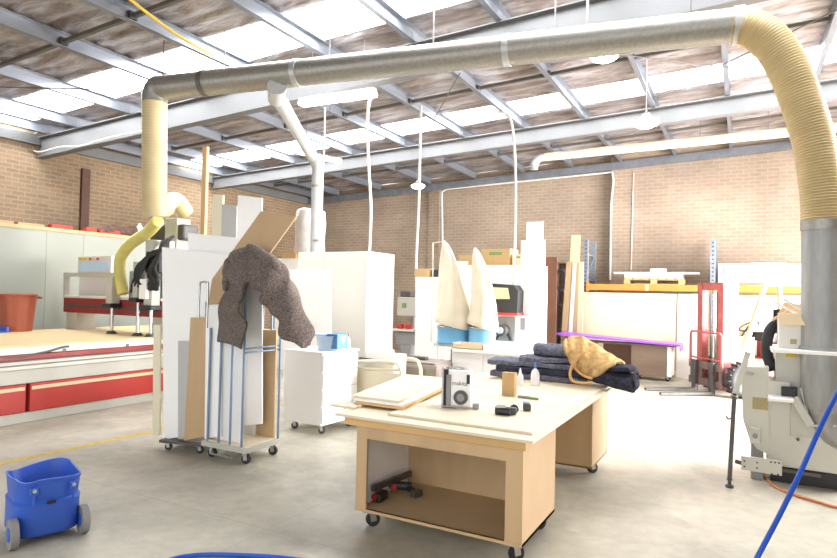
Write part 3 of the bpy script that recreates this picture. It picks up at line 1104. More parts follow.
sheet(.0, [(152.5, 436), (159.5, 435), (160.5, 325), (153.5, 325)], 'cream', .018, 'narrow_board', 'narrow cream board at the left end of the leaning boards')
sheet(.03, [(163.5, 438.5), (205, 433), (240, 430), (240, 256), (190, 250), (162, 247)], 'white', .02, 'white_sheet', 'tallest-faced white sheet at the front left of the leaning boards')
sheet(-.0, [(166, 439), (205, 433), (205, 302), (167, 302)], 'white', .018, 'white_sheet', 'shorter white sheet just in front of the big white one')
sheet(-.03, [(178, 439), (204, 435), (204, 341), (178, 341)], 'grey', .016, 'grey_board', 'short pale grey board tucked behind the tan board')
sheet(-.07, [(184, 440.5), (204.5, 436.5), (208.5, 317), (190.5, 317.5)], 'ply', .02, 'tan_board', 'tan plywood board leaning in front of the white sheets')
sheet(-.1, [(204.5, 439), (221, 436), (222, 304), (206, 308)], 'white', .018, 'white_sheet', 'narrow white board between the tan board and the blue posts')
sheet(.09, [(188, 430), (262, 424), (262, 240), (188, 233)], 'white', .018, 'white_sheet', 'white sheet behind the front one, reaching higher')
PB = V((-5.6, 5.25, 0))
for pxs, m, th, nm, lab in (([(213, 400), (223, 400), (223, 195), (213, 194)], 'cream', .03, 'cream_board', 'tall cream board standing behind the white sheets'),
                            ([(222, 400), (237, 400), (237, 206), (222, 204)], 'grey', .02, 'grey_board', 'tall pale grey board between the cream and white ones'),
                            ([(238, 400), (262, 400), (262, 198), (238, 195)], 'white', .02, 'white_sheet', 'tallest narrow white board behind the tilted tan panel')):
    pl = (PB + N * {'cream_board': .08, 'grey_board': .04, 'white_sheet': .0}[nm], N)
    top = [at(a, c_, plane=pl) for a, c_ in pxs[2:]]
    pts = [V((top[1].x, top[1].y, 0.0)), V((top[0].x, top[0].y, 0.0)), top[0], top[1]]
    tag(MB().prism(pts, N * th).build(nm, m), lab, 'board', 'tall boards behind the stack')
p = at(206, 147, y=5.75)
q = at(204.5, 240, y=5.75)
tag(MB().beam((q.x - .02, 5.75, 0), p, .085, .045, up=(0, 1, 0), bev=.003).build('timber_post', 'pinez'), 'tall pine post rising above all the boards at left', 'post')
pl = (O - N * .045, N)
o = board('tan_sheet', 'tan fibreboard panel tilted diagonally behind the grey blanket', 'board', 'mdf', [(261, 211), (296, 217), (262, 264), (236, 300), (208, 305), (212, 279)], pl, .018)

# ------------------------------------------------------------------ blue post trolley
CX0, CX1, CY0, CY1 = -4.78, -4.18, 4.28, 4.8
t = thing('post_trolley', 'wheeled panel trolley with rows of blue-grey upright posts', 'trolley', (-4.48, 4.54, 0))
MB().box(CX0, CX1, CY0, CY1, .115, .165, bev=.006).build('base', 'mach', t)
MB().box(CX0 + .03, CX1 - .03, CY0 + .03, CY1 - .03, .165, .177).build('deck_board', 'top', t)
for x in (CX0 + .07, CX1 - .07):
    for y in (CY0 + .07, CY1 - .07):
        castor(t, x, y, .115, .045, ang=.3)
MB().tube([(CX0 + .17, CY0 - .01, .12), (CX0 + .17, CY0 - .012, .06), (CX1 - .15, CY0 - .012, .06), (CX1 - .15, CY0 - .01, .12)], .008, n=8, smooth=False).build('foot_bar', 'mach_d', t)
for x in [CX0 + .06 + .155 * k for k in range(4)]:
    MB().cyl((x, CY0 + .03, .165), (x, CY0 + .03, 1.3 if x < -4.3 else 1.78), .012, n=12).build('post', 'blue_steel', t, smooth=True)
for x in [CX0 + .2 + .125 * k for k in range(4)]:
    MB().cyl((x, CY1 - .03, .165), (x, CY1 - .03, 1.5 if x < -4.25 else 1.78), .012, n=12).build('post', 'blue_steel', t, smooth=True)
MB().cyl((CX0 + .06, CY1 - .03, .165), (CX0 + .06, CY1 - .03, 1.78), .012, n=12).build('post', 'blue_steel', t, smooth=True)
MB().cyl((CX0 + .035, CY0 + .2, .165), (CX0 + .035, CY0 + .2, 1.7), .012, n=12).build('post', 'chrome', t, smooth=True)
b = MB()
for z in (1.08, 1.12):
    b.cyl((CX1 - .055, CY0 + .03, z), (CX1 - .055, CY1 - .03, z), .009, n=10)
    b.cyl((CX0 + .2, CY1 - .03, z), (CX1 - .04, CY1 - .03, z), .009, n=10)
b.build('cross_rail', 'blue_steel', t, smooth=True)
b = MB()
b.cyl((CX1 - .055, CY0 + .03, 1.77), (CX1 - .055, CY1 - .03, 1.77), .013, n=10)
b.cyl((CX0 + .06, CY1 - .03, 1.77), (CX1 - .04, CY1 - .03, 1.77), .013, n=10)
b.build('top_rail', 'chrome', t, smooth=True)
MB().tube([(CX0 + .06, CY0 - .02, 1.3), (CX0 + .06, CY0 - .02, 1.72), (CX0 + .03, CY0 - .02, 1.76), (CX0 - .03, CY0 - .02, 1.76), (CX0 - .06, CY0 - .02, 1.72), (CX0 - .06, CY0 - .02, 1.4)], .01, n=8, sub=3).build('hoop', 'chrome', t, smooth=True)
tag(MB().box(CX0 + .03, CX0 + .44, CY0 + .1, CY0 + .118, .177, 1.24).build('white_sheet', 'white'), 'white board slotted behind the front posts of the trolley', 'board', 'boards on the post trolley')
tag(MB().box(CX0 + .32, CX0 + .56, CY1 - .08, CY1 - .06, .177, 1.28).build('tan_board', 'ply'), 'tan plywood board slotted behind the rear posts of the trolley', 'board', 'boards on the post trolley')
tag(MB().box(CX0 + .2, CX0 + .36, CY1 - .14, CY1 - .12, .177, 1.35).build('white_sheet', 'offwhite'), 'off-white board in the middle slot of the post trolley', 'board', 'boards on the post trolley')
tag(MB().box(-4.33, -4.305, CY0 - .01 + .25, CY0 + .33, .95, 1.02).build('paper_tag', 'white'), 'small white tag hanging on a trolley post', 'tag') if False else None

# grey felt blanket draped over it
yf, yb = 4.12, 4.86
outer = [(221, 340), (220, 318), (222, 295), (224, 278), (225, 262), (232, 251), (244, 249), (256, 250), (268, 256), (280, 265), (290, 280), (298, 298), (304, 316), (311, 337), (307, 346)]
inner = [(241, 350), (243, 330), (243, 312), (242, 298), (243, 290), (245, 285), (248, 283), (252, 285), (257, 292), (264, 300), (268, 308), (274, 316), (279, 326), (287, 338), (301, 348)]
OU = spline([V((a, b_, 0)) for a, b_ in outer], 6)
IN = spline([V((a, b_, 0)) for a, b_ in inner], 6)
nU = len(OU)
b = MB()
nv = 26
rows = []
for i in range(nU):
    row = []
    u = i / (nU - 1)
    mid = math.exp(-((u - .42) / .3) ** 2)
    for j in range(nv):
        v = j / (nv - 1)
        if v < .5:
            w = v / .5
            y = yf + .17 * mid * 0 + (.2 * (1 - w) ** 2) * .3
            px = IN[i].lerp(OU[i], w ** .85)
            y = yf + .04 + .16 * (w ** 2)
        else:
            w = (v - .5) / .5
            px = OU[i]
            y = yf + .2 + (yb - yf - .2) * w
        p = at(px.x, px.y, y=yf + .2) if v >= .5 else at(px.x, px.y, y=y)
        p = V((p.x, y, p.z))
        if v >= .5:
            ks = max(0.0, min(1.0, (u - .35) / .3))
            p2 = at(px.x, px.y, y=y)
            p = p.lerp(p2, ks)
            p.z -= (.10 * w * w + .03 * w) * (1 - .9 * ks)
        fold = .03 * math.sin(u * 26 + v * 7) * (1 - mid * .6) + .02 * math.sin(u * 51 + 3 + 4 * v)
        p += V((fold * .3, fold * (1 if v < .5 else .35), fold * .35))
        p += noise.noise_vector(p * 4) * .022
        row.append(b.bm.verts.new(p))
    rows.append(row)
for i in range(nU - 1):
    for j in range(nv - 1):
        b.bm.faces.new((rows[i][j], rows[i + 1][j], rows[i + 1][j + 1], rows[i][j + 1]))
t = thing('grey_blanket', 'speckled grey felt blanket thrown over the top of the post trolley', 'blanket', (-4.4, 4.5, 1.2))
o = b.build('drape', 'blanket', t, smooth='all', solid=.02)
# rolled fold lying along the ridge
b = MB()
pts = [(248, 247), (262, 256), (275, 268), (284, 284), (293, 304), (303, 330)]
q = [at(a, c_, y=4.3) for a, c_ in pts]
b.tube(q, .06, n=12, rfun=lambda s: .028 + .045 * math.sin(math.pi * min(1, s * 1.3 + .1)) ** 2)
o = b.build('fold', 'blanket', t, smooth='all')
rough(o, .03, 8)
b = MB()
q = [at(a, c_, y=4.28) for a, c_ in ((226, 290), (228, 268), (236, 256), (247, 262), (262, 284), (276, 306), (284, 318))]
b.tube(q, .05, n=12, rfun=lambda s: .025 + .03 * math.sin(math.pi * s))
o = b.build('fold', 'blanket', t, smooth='all')
rough(o, .025, 9, 3)

# ------------------------------------------------------------------ cabinets in the middle left
t = thing('drawer_unit', 'white drawer cabinet on castors beside the post trolley', 'cabinet', (-4.6, 6.0, 0), math.radians(-4))


def L(x0, x1, y0, y1, z0, z1, bev=0):
    return MB().box(x0, x1, y0, y1, z0, z1, bev)


L(-.31, .29, -.33, .33, .11, .95, .003).build('carcass', 'white', t, local=True)
L(-.325, .31, -.345, .345, .95, .975, .003).build('top', 'white', t, local=True)
for k in range(4):
    d_ = L(.29, .308, -.32, .32, .13 + k * .205, .325 + k * .205, .003).build('drawer', 'white', t, local=True)
    L(.308, .325, -.1, .1, .25 + k * .205, .262 + k * .205, .002).build('handle', 'chrome', d_, local=True)
for x in (-.22, .22):
    for y in (-.25, .25):
        castor(t, x, y, .11, .042, local=True, wm='steel_dark')
p = V((-4.42, 5.93, .975))
t = thing('storage_tub', 'pale blue see-through plastic tub on top of the white drawer unit', 'tub', p)
b = MB()
b.lathe([(.0, .0), (.17, .0), (.19, .17), (.2, .175), (.2, .18), (.185, .18), (.17, .02), (0, .015)], p, 4 * 8, 1.0, .8)
b.build('body', 'tub', t, smooth=True)
L(p.x - .2, p.x + .0, p.y - .15, p.y + .15, p.z + .178, p.z + .2, .006).build('lid', 'tub', t)
L(p.x + .02, p.x + .18, p.y - .12, p.y + .1, p.z + .03, p.z + .21, .01).build('inner_box', 'blue_l', t)
p = V((-4.36, 6.2, .975))
t = thing('spray_bottle', 'small white bottle with red cap at the right rear of the drawer unit top', 'bottle', p)
MB().lathe([(0, 0), (.03, 0), (.03, .11), (.013, .14), (.013, .16)], p, 16).build('body', 'bottle', t, smooth=True)
MB().lathe([(.016, .155), (.016, .19), (.01, .2), (0, .2)], p, 14).build('cap', 'red_l', t, smooth=True)

# tall cabinet
t = thing('tall_cabinet', 'tall white two-door cabinet behind the drawer unit', 'cabinet', (-5.4, 7.5, 0))
xa, xb = at(298, 252, y=7.2).x, at(368, 251, y=7.2).x
L(xa, xb, 7.22, 7.95, 0, 2.285, .003).build('body', 'white', t)
xm = (xa + (xb - xa) * .38)
L(xa + .004, xm - .003, 7.2, 7.222, .08, 2.28, .002).build('door', 'offwhite', t)
L(xm + .003, xb - .004, 7.2, 7.222, .08, 2.28, .002).build('door', 'offwhite', t)
o = board('white_sheet', 'white sheet leaning on the front of the tall cabinet', 'board', 'white', [(283, 420), (330, 416), (330, 287), (283, 286)], (V((0, 6.95, 0)), V((0, 1, 0))), .02)
o.location.z = 0.0
# carton and film-wrapped roll at the rear left corner
a, c = at(276, 258.5, y=9.8), at(300, 246, y=9.8)
t = thing('low_cupboard', 'white cupboard mostly hidden behind the tall cabinet, carrying the wrapped roll', 'cupboard', (a.x + .5, 10.2, 0))
L(a.x, a.x + 1.25, 9.82, 10.6, 0, a.z, .004).build('body', 'white', t)
L(a.x + .01, a.x + .62, 9.8, 9.82, .08, a.z - .01, .002).build('door', 'white', t)
L(a.x + .63, a.x + 1.24, 9.8, 9.82, .08, a.z - .01, .002).build('door', 'white', t)
t = thing('carton', 'small brown carton on the hidden white cupboard, left of the wrapped roll', 'carton', (a.x + .3, 9.95, a.z))
L(a.x + .15, a.x + .52, 9.83, 10.0, a.z, at(290, 252.5, y=9.85).z, .004).build('box', 'card', t)
p = at(310, 247, y=10.2)
t = thing('wrapped_roll', 'fat white film-wrapped roll standing high up near the brick corner', 'roll', (p.x, 10.2, a.z))
b = MB()
zt_ = at(310, 209, y=10.2).z - a.z
b.lathe([(.0, 0), (.3, 0.0), (.335, .06), (.32, .4), (.34, zt_ * .7), (.3, zt_ - .05), (.2, zt_), (0, zt_)], (p.x, 10.2, a.z), 30)
o = b.build('film', 'wrap', t, smooth='all')
rough(o, .03, 6)

# cream tube trolley
t = thing('tube_trolley', 'cream tube-framed trolley with a panel front, behind the workbench left end', 'trolley', (-4.0, 6.5, 0))
x0, x1, y0, y1 = -4.42, -3.68, 6.39, 6.9
for y in (y0, y1):
    MB().tube([(x0, y, .1), (x0, y, .74), (x0 + .05, y, .8), (x1 - .14, y, .83), (x1 - .03, y, .76), (x1, y, .6), (x1, y, .1)], .022, n=10, sub=4).build('frame', 'cream', t, smooth=True)
MB().cyl((x0, y0, .72), (x1, y0, .74), .018, n=10).build('rail', 'cream', t, smooth=True)
L(x0 + .02, x1 - .02, y0 - .008, y0 + .008, .22, .7, .003).build('front_panel', 'cream', t)
L(x0, x1, y0, y1, .17, .2, .004).build('shelf', 'cream', t)
MB().tube([(x0 + .05, y0 + .1, .83), (x0 + .12, y0 + .1, .83), (x1 - .1, y0 + .1, .80)], .016, n=8).build('handle', 'steel_dark', t, smooth=True)
for x in (x0 + .04, x1 - .04):
    for y in (y0 + .04, y1 - .04):
        castor(t, x, y, .17, .06)
t = thing('paper_box', 'white open box standing in the cream tube trolley', 'box', (-4.0, 6.6, .2))
L(-4.3, -3.85, 6.5, 6.8, .2, .9, .004).build('box', 'offwhite', t)
L(-4.28, -3.87, 6.49, 6.52, .8, .97, .003).build('flap', 'white', t)
# grey-brown fibre box with round edge
t = thing('fibre_chest', 'grey-brown chest with one rounded corner right of the cream trolley', 'chest', (-3.3, 7.1, 0))
xa, xb = at(394, 370, y=6.95).x, at(437, 370, y=6.95).x
zt_ = at(415, 363, y=6.95).z
pr = [(xa, 6.95), (xb, 6.95), (xb, 7.5), (xa + .1, 7.5)]
pr = [V((xa + .12 * (1 - math.sin(k * math.pi / 10)), 6.95 + .0 + .12 * (1 - math.cos(k * math.pi / 10)), 0)) for k in range(6)][::-1] + [V((xb, 6.95, 0)), V((xb, 7.5, 0)), V((xa, 7.5, 0))]
pr = [V((xa, 6.95, 0)), V((xb, 6.95, 0)), V((xb, 7.5, 0)), V((xa, 7.5, 0))]
L(xa, xb, 6.95, 7.5, 0, zt_, .06).build('body', 'grey_box', t)
L(xa + .05, xb - .05, 6.98, 7.48, zt_ - .005, zt_ + .012, .004).build('lid', 'grey_box', t)
a, c = at(387, 355, y=7.25), at(427, 357, y=7.25)
tag(MB().beam((a.x, 7.25, zt_ + .035), (c.x, 7.25, zt_ + .035), .1, .045, bev=.01).build('clamp_bar', 'steel_dark'), 'dark metal clamp bar lying across the fibre chest', 'clamp')

# white partition cabinet and grey machine behind
t = thing('narrow_cabinet', 'narrow tall white cabinet left of the dust bags', 'cabinet', (-4.4, 8.9, 0))
xa, xb = at(416, 280, y=8.6).x, at(447, 280, y=8.6).x
zt_ = at(430, 277, y=8.6).z
L(xa, xb, 8.62, 9.2, 0, zt_, .003).build('body', 'white', t)
L(xa + .004, xb - .004, 8.6, 8.622, .06, zt_ - .005, .002).build('door', 'white', t)
t = thing('carton', 'small tan carton on top of the narrow white cabinet', 'carton', at(424, 273, y=8.9))
a, c = at(416, 270, y=8.8), at(432, 270, y=8.8)
L(a.x + .03, c.x, 8.7, 9.0, zt_, zt_ + .14, .003).build('box', 'card', t)
a = at(436, 272, y=8.75)
tag(L(a.x - .07, a.x + .06, 8.72, 8.85, zt_, zt_ + .13, .01).build('switch_box', 'black'), 'small black switch box on the narrow white cabinet', 'box')
t = thing('grey_machine', 'grey upright drilling machine in the gap right of the tall cabinet', 'machine', (-5.4, 9.6, 0))
yy = 9.6
a, c = at(397, 300, y=yy), at(416, 300, y=yy)
z_ = lambda py: at(405, py, y=yy).z
L(a.x, c.x, yy, yy + .5, z_(316), z_(297), .02).build('head', 'mach', t)
L(a.x + .05, c.x - .12, yy + .02, yy + .3, z_(297), z_(291), .02).build('cap', 'steel_dark', t)
MB().cyl(((a.x + c.x) / 2, yy + .3, 0), ((a.x + c.x) / 2, yy + .3, z_(315)), .06, n=16).build('column', 'mach_d', t, smooth=True)
L(a.x, c.x, yy - .02, yy + .4, z_(344), z_(332), .01).build('body', 'mach_d', t)
L(a.x - .05, c.x, yy - .1, yy + .4, z_(331), z_(329), .004).build('table', 'mach_w', t)
for px in (401, 409):
    q = at(px, 326, y=yy)
    L(q.x - .05, q.x + .05, yy - .08, yy + .05, z_(328.6), z_(324), .01).build('red_knob', 'red_l', t)
L(a.x + .1, c.x - .1, yy, yy + .4, 0, z_(344), .01).build('base', 'mach_d', t)
q = at(404, 305, y=yy)
L(q.x - .04, q.x + .05, yy - .006, yy, z_(308), z_(303), .001).build('label', 'green', t)

# dust collector with two cloth bags
t = thing('dust_collector', 'dust collector with two cream cloth bags over light blue drums', 'machine', (-3.75, 8.2, 0))
yy = 8.2
zr1, zr0 = at(452, 327, y=yy).z, at(452, 343, y=yy).z


def bag(px0, px1, apx, apy, lean):
    a, c = at(px0, 330, y=yy), at(px1, 330, y=yy)
    cx, r = (a.x + c.x) / 2, (c.x - a.x) / 2 * .93
    ap = at(apx, apy, y=yy)
    d_ = MB()
    d_.lathe([(r * .2, zr0), (r, zr0), (r * 1.03, zr0 + .01), (r * 1.03, zr0 + .02), (r, zr0 + .03), (r, zr1 - .03), (r * 1.03, zr1 - .02), (r * 1.03, zr1), (r * .95, zr1)], (cx, yy, 0), 32)
    d_ = d_.build('drum', 'ring', t, smooth=True)
    MB().ring((cx, yy, zr1 + .015), (0, 0, 1), r * 1.02, .012).build('band', 'chrome', d_, smooth=True)
    b = MB()
    H = ap.z - zr1
    n, m = 40, 30
    rows = []
    for i in range(m + 1):
        v = i / m
        rr = r * (1.1 * (1 - v) ** .62 * (1 - .06 * math.sin(v * 3.1)) + .06)
        if v < .12:
            rr *= 1 + .05 * math.sin(v / .12 * math.pi)
        row = []
        for j in range(n):
            th = 2 * math.pi * j / n
            fold = 1 + (.12 * math.sin(5 * th + v * 2 + lean) + .09 * math.sin(8 * th - v * 4)) * min(1, v * 2.2)
            ox = cx + (ap.x - cx) * v ** .9 + lean * .06 * math.sin(v * math.pi)
            zz = zr1 + .02 + H * v - (.06 * math.cos(th - .2) * math.exp(-v * 9))
            row.append(b.bm.verts.new((ox + rr * fold * math.cos(th), yy + rr * fold * math.sin(th) * .95, zz)))
        rows.append(row)
    for i in range(m):
        for j in range(n):
            b.bm.faces.new((rows[i][j], rows[i][(j + 1) % n], rows[i + 1][(j + 1) % n], rows[i + 1][j]))
    b.bm.faces.new(rows[-1])
    b.build('filter_bag', 'canvas', t, smooth='all')
    for k in range(4):
        th = k * math.pi / 2 + .6
        MB().cyl((cx + r * .9 * math.cos(th), yy + r * .9 * math.sin(th), 0), (cx + r * .95 * math.cos(th), yy + r * .95 * math.sin(th), zr0 + .02), .016, n=8).build('leg', 'mach_w', t, smooth=True)
    return cx, r


c1, r1 = bag(438, 469, 445, 243, .8)
c2, r2 = bag(469, 496, 475, 249, 1.2)
L(c1 - r1 - .03, c2 + r2 + .03, yy - .12, yy + .12, zr0 - .05, zr0 - .005, .01).build('manifold', 'mach_w', t)
q = at(433, 243, y=yy)
MB().tube([(q.x, yy, zr0), at(433, 268, y=yy), q, at(445, 241, y=yy), at(445, 246, y=yy)], .01, n=8, smooth=False).build('bag_hook', 'cable_w', t, smooth=True)

# long white cupboards with cartons on top
yy = 9.3
t = thing('long_cupboard', 'long white cupboard behind the dust bags with cartons on top', 'cupboard', (-3.9, 9.6, 0))
xa, xb = at(446, 300, y=yy).x, at(536, 300, y=yy).x
ztc = at(490, 265, y=yy).z
L(xa, xb, yy + .02, yy + .62, 0, ztc, .003).build('body', 'white', t)
for k in range(4):
    w = (xb - xa) / 4
    L(xa + w * k + .003, xa + w * (k + 1) - .003, yy, yy + .022, .08, ztc - .004, .002).build('door', 'white', t)
for px0, px1, pt, lab, m in ((481, 510, 249, 'largest cardboard carton, with a green mark, on the long white cupboard', 'card'),
                             (459, 473, 255, 'low tan carton on the long cupboard between the two dust bags', 'card'),
                             (512, 525, 254, 'small carton right of the large one on the long white cupboard', 'card_l')):
    a, c = at(px0, 260, y=yy + .1), at(px1, 260, y=yy + .1)
    z_ = at(px0, pt, y=yy + .1).z
    t = thing('carton', lab, 'carton', ((a.x + c.x) / 2, yy + .3, ztc), 0, 'cartons on the long white cupboard')
    L(a.x, c.x, yy + .1, yy + .5, ztc, z_, .004).build('box', m, t)
    xc = (a.x + c.x) / 2
    if px0 != 459:
        L(xc - (c.x - a.x) * .22, xc + (c.x - a.x) * .22, yy + .096, yy + .101, ztc + (z_ - ztc) * .62, ztc + (z_ - ztc) * .8).build('printed_mark', 'green', t)
    L(a.x, c.x, yy + .28, yy + .32, z_ - .001, z_ + .002).build('tape', 'card_l', t)
a, c = at(455, 262, y=yy + .05), at(467, 262, y=yy + .05)
t = thing('paper_stack', 'small stack of white papers on the long cupboard behind the left dust bag', 'papers', ((a.x + c.x) / 2, yy + .2, ztc))
L(a.x, c.x, yy + .05, yy + .3, ztc, ztc + .07, .002).build('sheets', 'white', t)

# black hooded machine in front of the cupboard
yy = 8.75
t = thing('hooded_machine', 'white machine with a black slanted hood and motor below, right of the dust bags', 'machine', (-3.2, 8.9, 0))
pl = (V((0, yy, 0)), V((0, 1, 0)))
P_ = lambda a, b_: at(a, b_, y=yy)
MB().prism([P_(487, 283), P_(514, 285), P_(518, 291), P_(517, 314), P_(497, 312)], (0, .3, 0)).build('hood', 'black', t)
MB().prism([P_(488, 287), P_(508, 288), P_(510, 299), P_(491, 299)], (0, -.012, 0)).build('window', 'card_l', t)
L(P_(496, 313).x, P_(518, 313).x, yy - .02, yy + .3, P_(500, 315).z, P_(500, 312.5).z, .003).build('red_strip', 'red_l', t)
L(P_(494, 317).x, P_(528, 317).x, yy + .1, yy + .4, 0, P_(500, 315).z, .005).build('cabinet', 'white', t)
L(P_(495, 318).x, P_(513, 318).x, yy + .06, yy + .1, P_(500, 341).z, P_(500, 317).z, .004).build('motor_recess', 'mach_d', t)
q = P_(503, 330)
MB().cyl((q.x, yy + .08, q.z), (q.x, yy - .12, q.z), .09, n=20).build('motor', 'steel_dark', t, smooth=True)
MB().cyl((q.x, yy - .12, q.z), (q.x, yy - .16, q.z), .05, n=16).build('motor_cap', 'mach', t, smooth=True)
for s in (-1, 1):
    MB().beam((q.x + s * .02, yy + .02, q.z + .05), (q.x + s * .12, yy + .02, q.z - .16), .03, .03).build('motor_bracket', 'black', t)
L(P_(519, 320).x, P_(524, 320).x, yy + .06, yy + .1, P_(520, 330).z, P_(520, 318).z, .004).build('switch', 'mach_d', t)

# stacked white boards right of it
pl = (V((-3.0, 9.02, 0)), V((0, 1, 0)))
for k, (xl_, xr_, pt, lab) in enumerate(((521, 545, 240.5, 'front white board in the pair left of the brown board'), (526.5, 543, 222, 'taller narrow white board behind its shorter white neighbour'), (537, 546, 267, 'short narrow white board next to the brown board'))):
    yk = 9.02 + .04 * k - (.1 if k == 2 else 0)
    a, c = at(xl_, pt, y=yk), at(xr_, pt, y=yk)
    tag(L(a.x, c.x, yk, yk + .025, 0, a.z, .002).build('white_board', 'white'), lab, 'board', 'white boards by the long cupboard')

# low white bench in front
t = thing('white_bench', 'low wide white bench in front of the dust collector', 'bench', (-3.0, 7.9, 0))
a, c = at(446, 349, y=7.55), at(560, 349, y=7.55)
zb = at(500, 352, y=7.55).z
L(a.x, c.x, 7.55, 8.0, zb - .04, zb, .003).build('top', 'white', t)
L(a.x + .04, c.x - .04, 7.6, 7.97, .0, zb - .04, .003).build('carcass', 'white', t)
for k in range(3):
    w = (c.x - a.x - .1) / 3
    L(a.x + .05 + w * k, a.x + .04 + w * (k + 1), 7.58, 7.6, .1, zb - .06, .002).build('door', 'white', t)
a, c = at(440, 347, y=7.5), at(482, 347, y=7.5)
t = thing('open_carton', 'open cream carton on the white bench under the left dust bag', 'carton', ((a.x + c.x) / 2, 7.7, zb))
a, c = at(452, 347, y=7.6), at(483, 347, y=7.6)
zc = at(470, 344, y=7.6).z
b = MB()
for (u0, u1, v0, v1) in ((a.x, a.x + .01, 7.6, 7.9), (c.x - .01, c.x, 7.6, 7.9), (a.x, c.x, 7.6, 7.61), (a.x, c.x, 7.89, 7.9)):
    b.box(u0, u1, v0, v1, zb, zc)
b.box(a.x, c.x, 7.6, 7.9, zb, zb + .01)
b.build('box', 'card_l', t)

# ------------------------------------------------------------------ brown board, planks, coil
yy = 12.9
P_ = lambda a, b_, y=None: at(a, b_, y=yy if y is None else y)
a, c = P_(545.5, 260), P_(557, 260)
tag(L(a.x, c.x, yy, yy + .04, 0, P_(551, 257).z, .003).build('brown_board', 'brown_d'), 'dark brown board standing beside the white boards', 'board')
a, c = P_(556, 265, 14.25), P_(574, 265, 14.25)
t = thing('dark_cupboard', 'narrow dark open cupboard between the brown board and the leaning planks', 'cupboard', ((a.x + c.x) / 2, yy + 1.4, 0))
zc = P_(565, 262, 14.25).z
L(a.x, c.x, yy + 1.6, yy + 1.64, 0, zc).build('back_panel', 'brown', t)
L(a.x, a.x + .03, yy + 1.35, yy + 1.6, 0, zc).build('side_panel', 'brown', t)
L(c.x - .03, c.x, yy + 1.35, yy + 1.6, 0, zc).build('side_panel', 'brown', t)
for z in (.1, .9, 1.5, zc):
    L(a.x, c.x, yy + 1.35, yy + 1.6, z - .03, z, .002).build('shelf', 'brown', t)
q = P_(561, 280, yy + 1.3)
t = thing('cable_coil', 'black cable coil hanging on the dark narrow cupboard', 'coil', q)
for k in range(4):
    MB().grid(lambda u, v: q + V((math.cos(u * 2 * math.pi) * (.11 + .006 * k + .012 * math.cos(v * 2 * math.pi)), -.03 + .015 * k + .012 * math.sin(v * 2 * math.pi), math.sin(u * 2 * math.pi) * (.22 + .01 * k + .012 * math.cos(v * 2 * math.pi)))), 28, 7, True) if False else None
b = MB()
b.ring((0, 0, 0), (0, 1, 0), .19, .04, 30, 8)
for v in b.bm.verts:
    v.co = V((v.co.x * .62 + q.x, v.co.y + q.y, v.co.z * 1.25 + q.z))
b.build('coil', 'rubber', t, smooth='all')
MB().tube([q + V((-.05, .0, -.2)), q + V((-.06, -.01, -.6)), q + V((-.07, -.02, -q.z + .4)), q + V((-.05, -.03, -q.z + .02))], .018, n=8).build('cable_end', 'rubber', t, smooth=True)
L(q.x - .02, q.x + .02, yy + 1.28, yy + 1.35, q.z + .2, q.z + .25, .004).build('hook', 'steel_dark', t)
q = P_(566, 306, yy + 1.4)
tag(L(q.x - .08, q.x + .1, yy + 1.38, yy + 1.57, 1.5, 1.8, .01).build('red_can', 'rust'), 'brown-red canister in the dark narrow cupboard', 'canister')
q = P_(570, 320, yy + 1.4)
tag(L(q.x - .1, q.x + .08, yy + 1.38, yy + 1.57, .9, 1.3, .005).build('pale_carton', 'card_l'), 'pale carton in the dark narrow cupboard below the brown-red canister', 'carton')
pk = [(566, 579, 571.5, 580, 235, 'card_l', 'tallest pale plank leaning on the rack post'), (562, 568, 566.5, 572, 262, 'mdf_dark', 'leftmost slim tan plank leaning at the rack'), (569, 573, 573, 576.5, 263, 'offwhite', 'cream plank second from left in the leaning row'),
      (573.5, 577, 576.5, 579, 263, 'mdf_dark', 'brownish plank third from left in the leaning row'), (577.5, 583, 579, 583.5, 262, 'card_l', 'rightmost wide cream plank of the leaning row')]
for k, (b0, b1, t0, t1, pt, m, lab) in enumerate(pk):
    yb_ = 13.72 + (.0 if k else .11)
    yt_ = yb_ + .06
    zt_ = at(t0, pt, y=yt_).z
    q0, q1 = at(b0 - 4 * (0 if k else 0), 334, y=yb_), at(b1, 334, y=yb_)
    r0, r1 = at(t0, pt, y=yt_), at(t1, pt, y=yt_)
    x0_ = q0.x + (q0.x - r0.x) * .45
    x1_ = q1.x + (q1.x - r1.x) * .45
    tag(MB().prism([(x0_, yb_ - .13, 0), (x1_, yb_ - .13, 0), r1, r0], (0, .03, 0)).build('plank', m), lab, 'plank', 'planks leaning at the rack')

# ------------------------------------------------------------------ pallet rack
t = thing('pallet_rack', 'pallet rack with orange beams and pale blue-grey uprights along the brick end wall', 'rack', (-1.0, 14.6, 0))
Yf, Yk = 14.2, 15.0
x1u, x2u, x3u = at(586, 250, y=Yf).x, at(713, 250, y=Yf).x, 2.6
zb1, zb0 = 2.0, 1.86


def upright(x, h):
    u = MB()
    for y in (Yf, Yk):
        u.box(x - .05, x + .05, y - .005, y + .005, 0, h)
        u.box(x - .05, x - .042, y, y + .07, 0, h)
        u.box(x + .042, x + .05, y, y + .07, 0, h)
    u = u.build('upright', 'rack', t)
    b = MB()
    z = .3
    while z < h - .7:
        b.beam((x, Yf + .04, z), (x, Yk + .04, z + .6), .03, .03)
        b.beam((x, Yf + .04, z + .6), (x, Yk + .04, z + .6), .03, .03)
        z += .6
    b.build('lacing', 'rack', u)
    b = MB()
    z = .2
    while z < h:
        b.box(x - .02, x + .02, Yf - .007, Yf - .004, z, z + .03)
        z += .09
    b.build('slots', 'steel_dark', u)


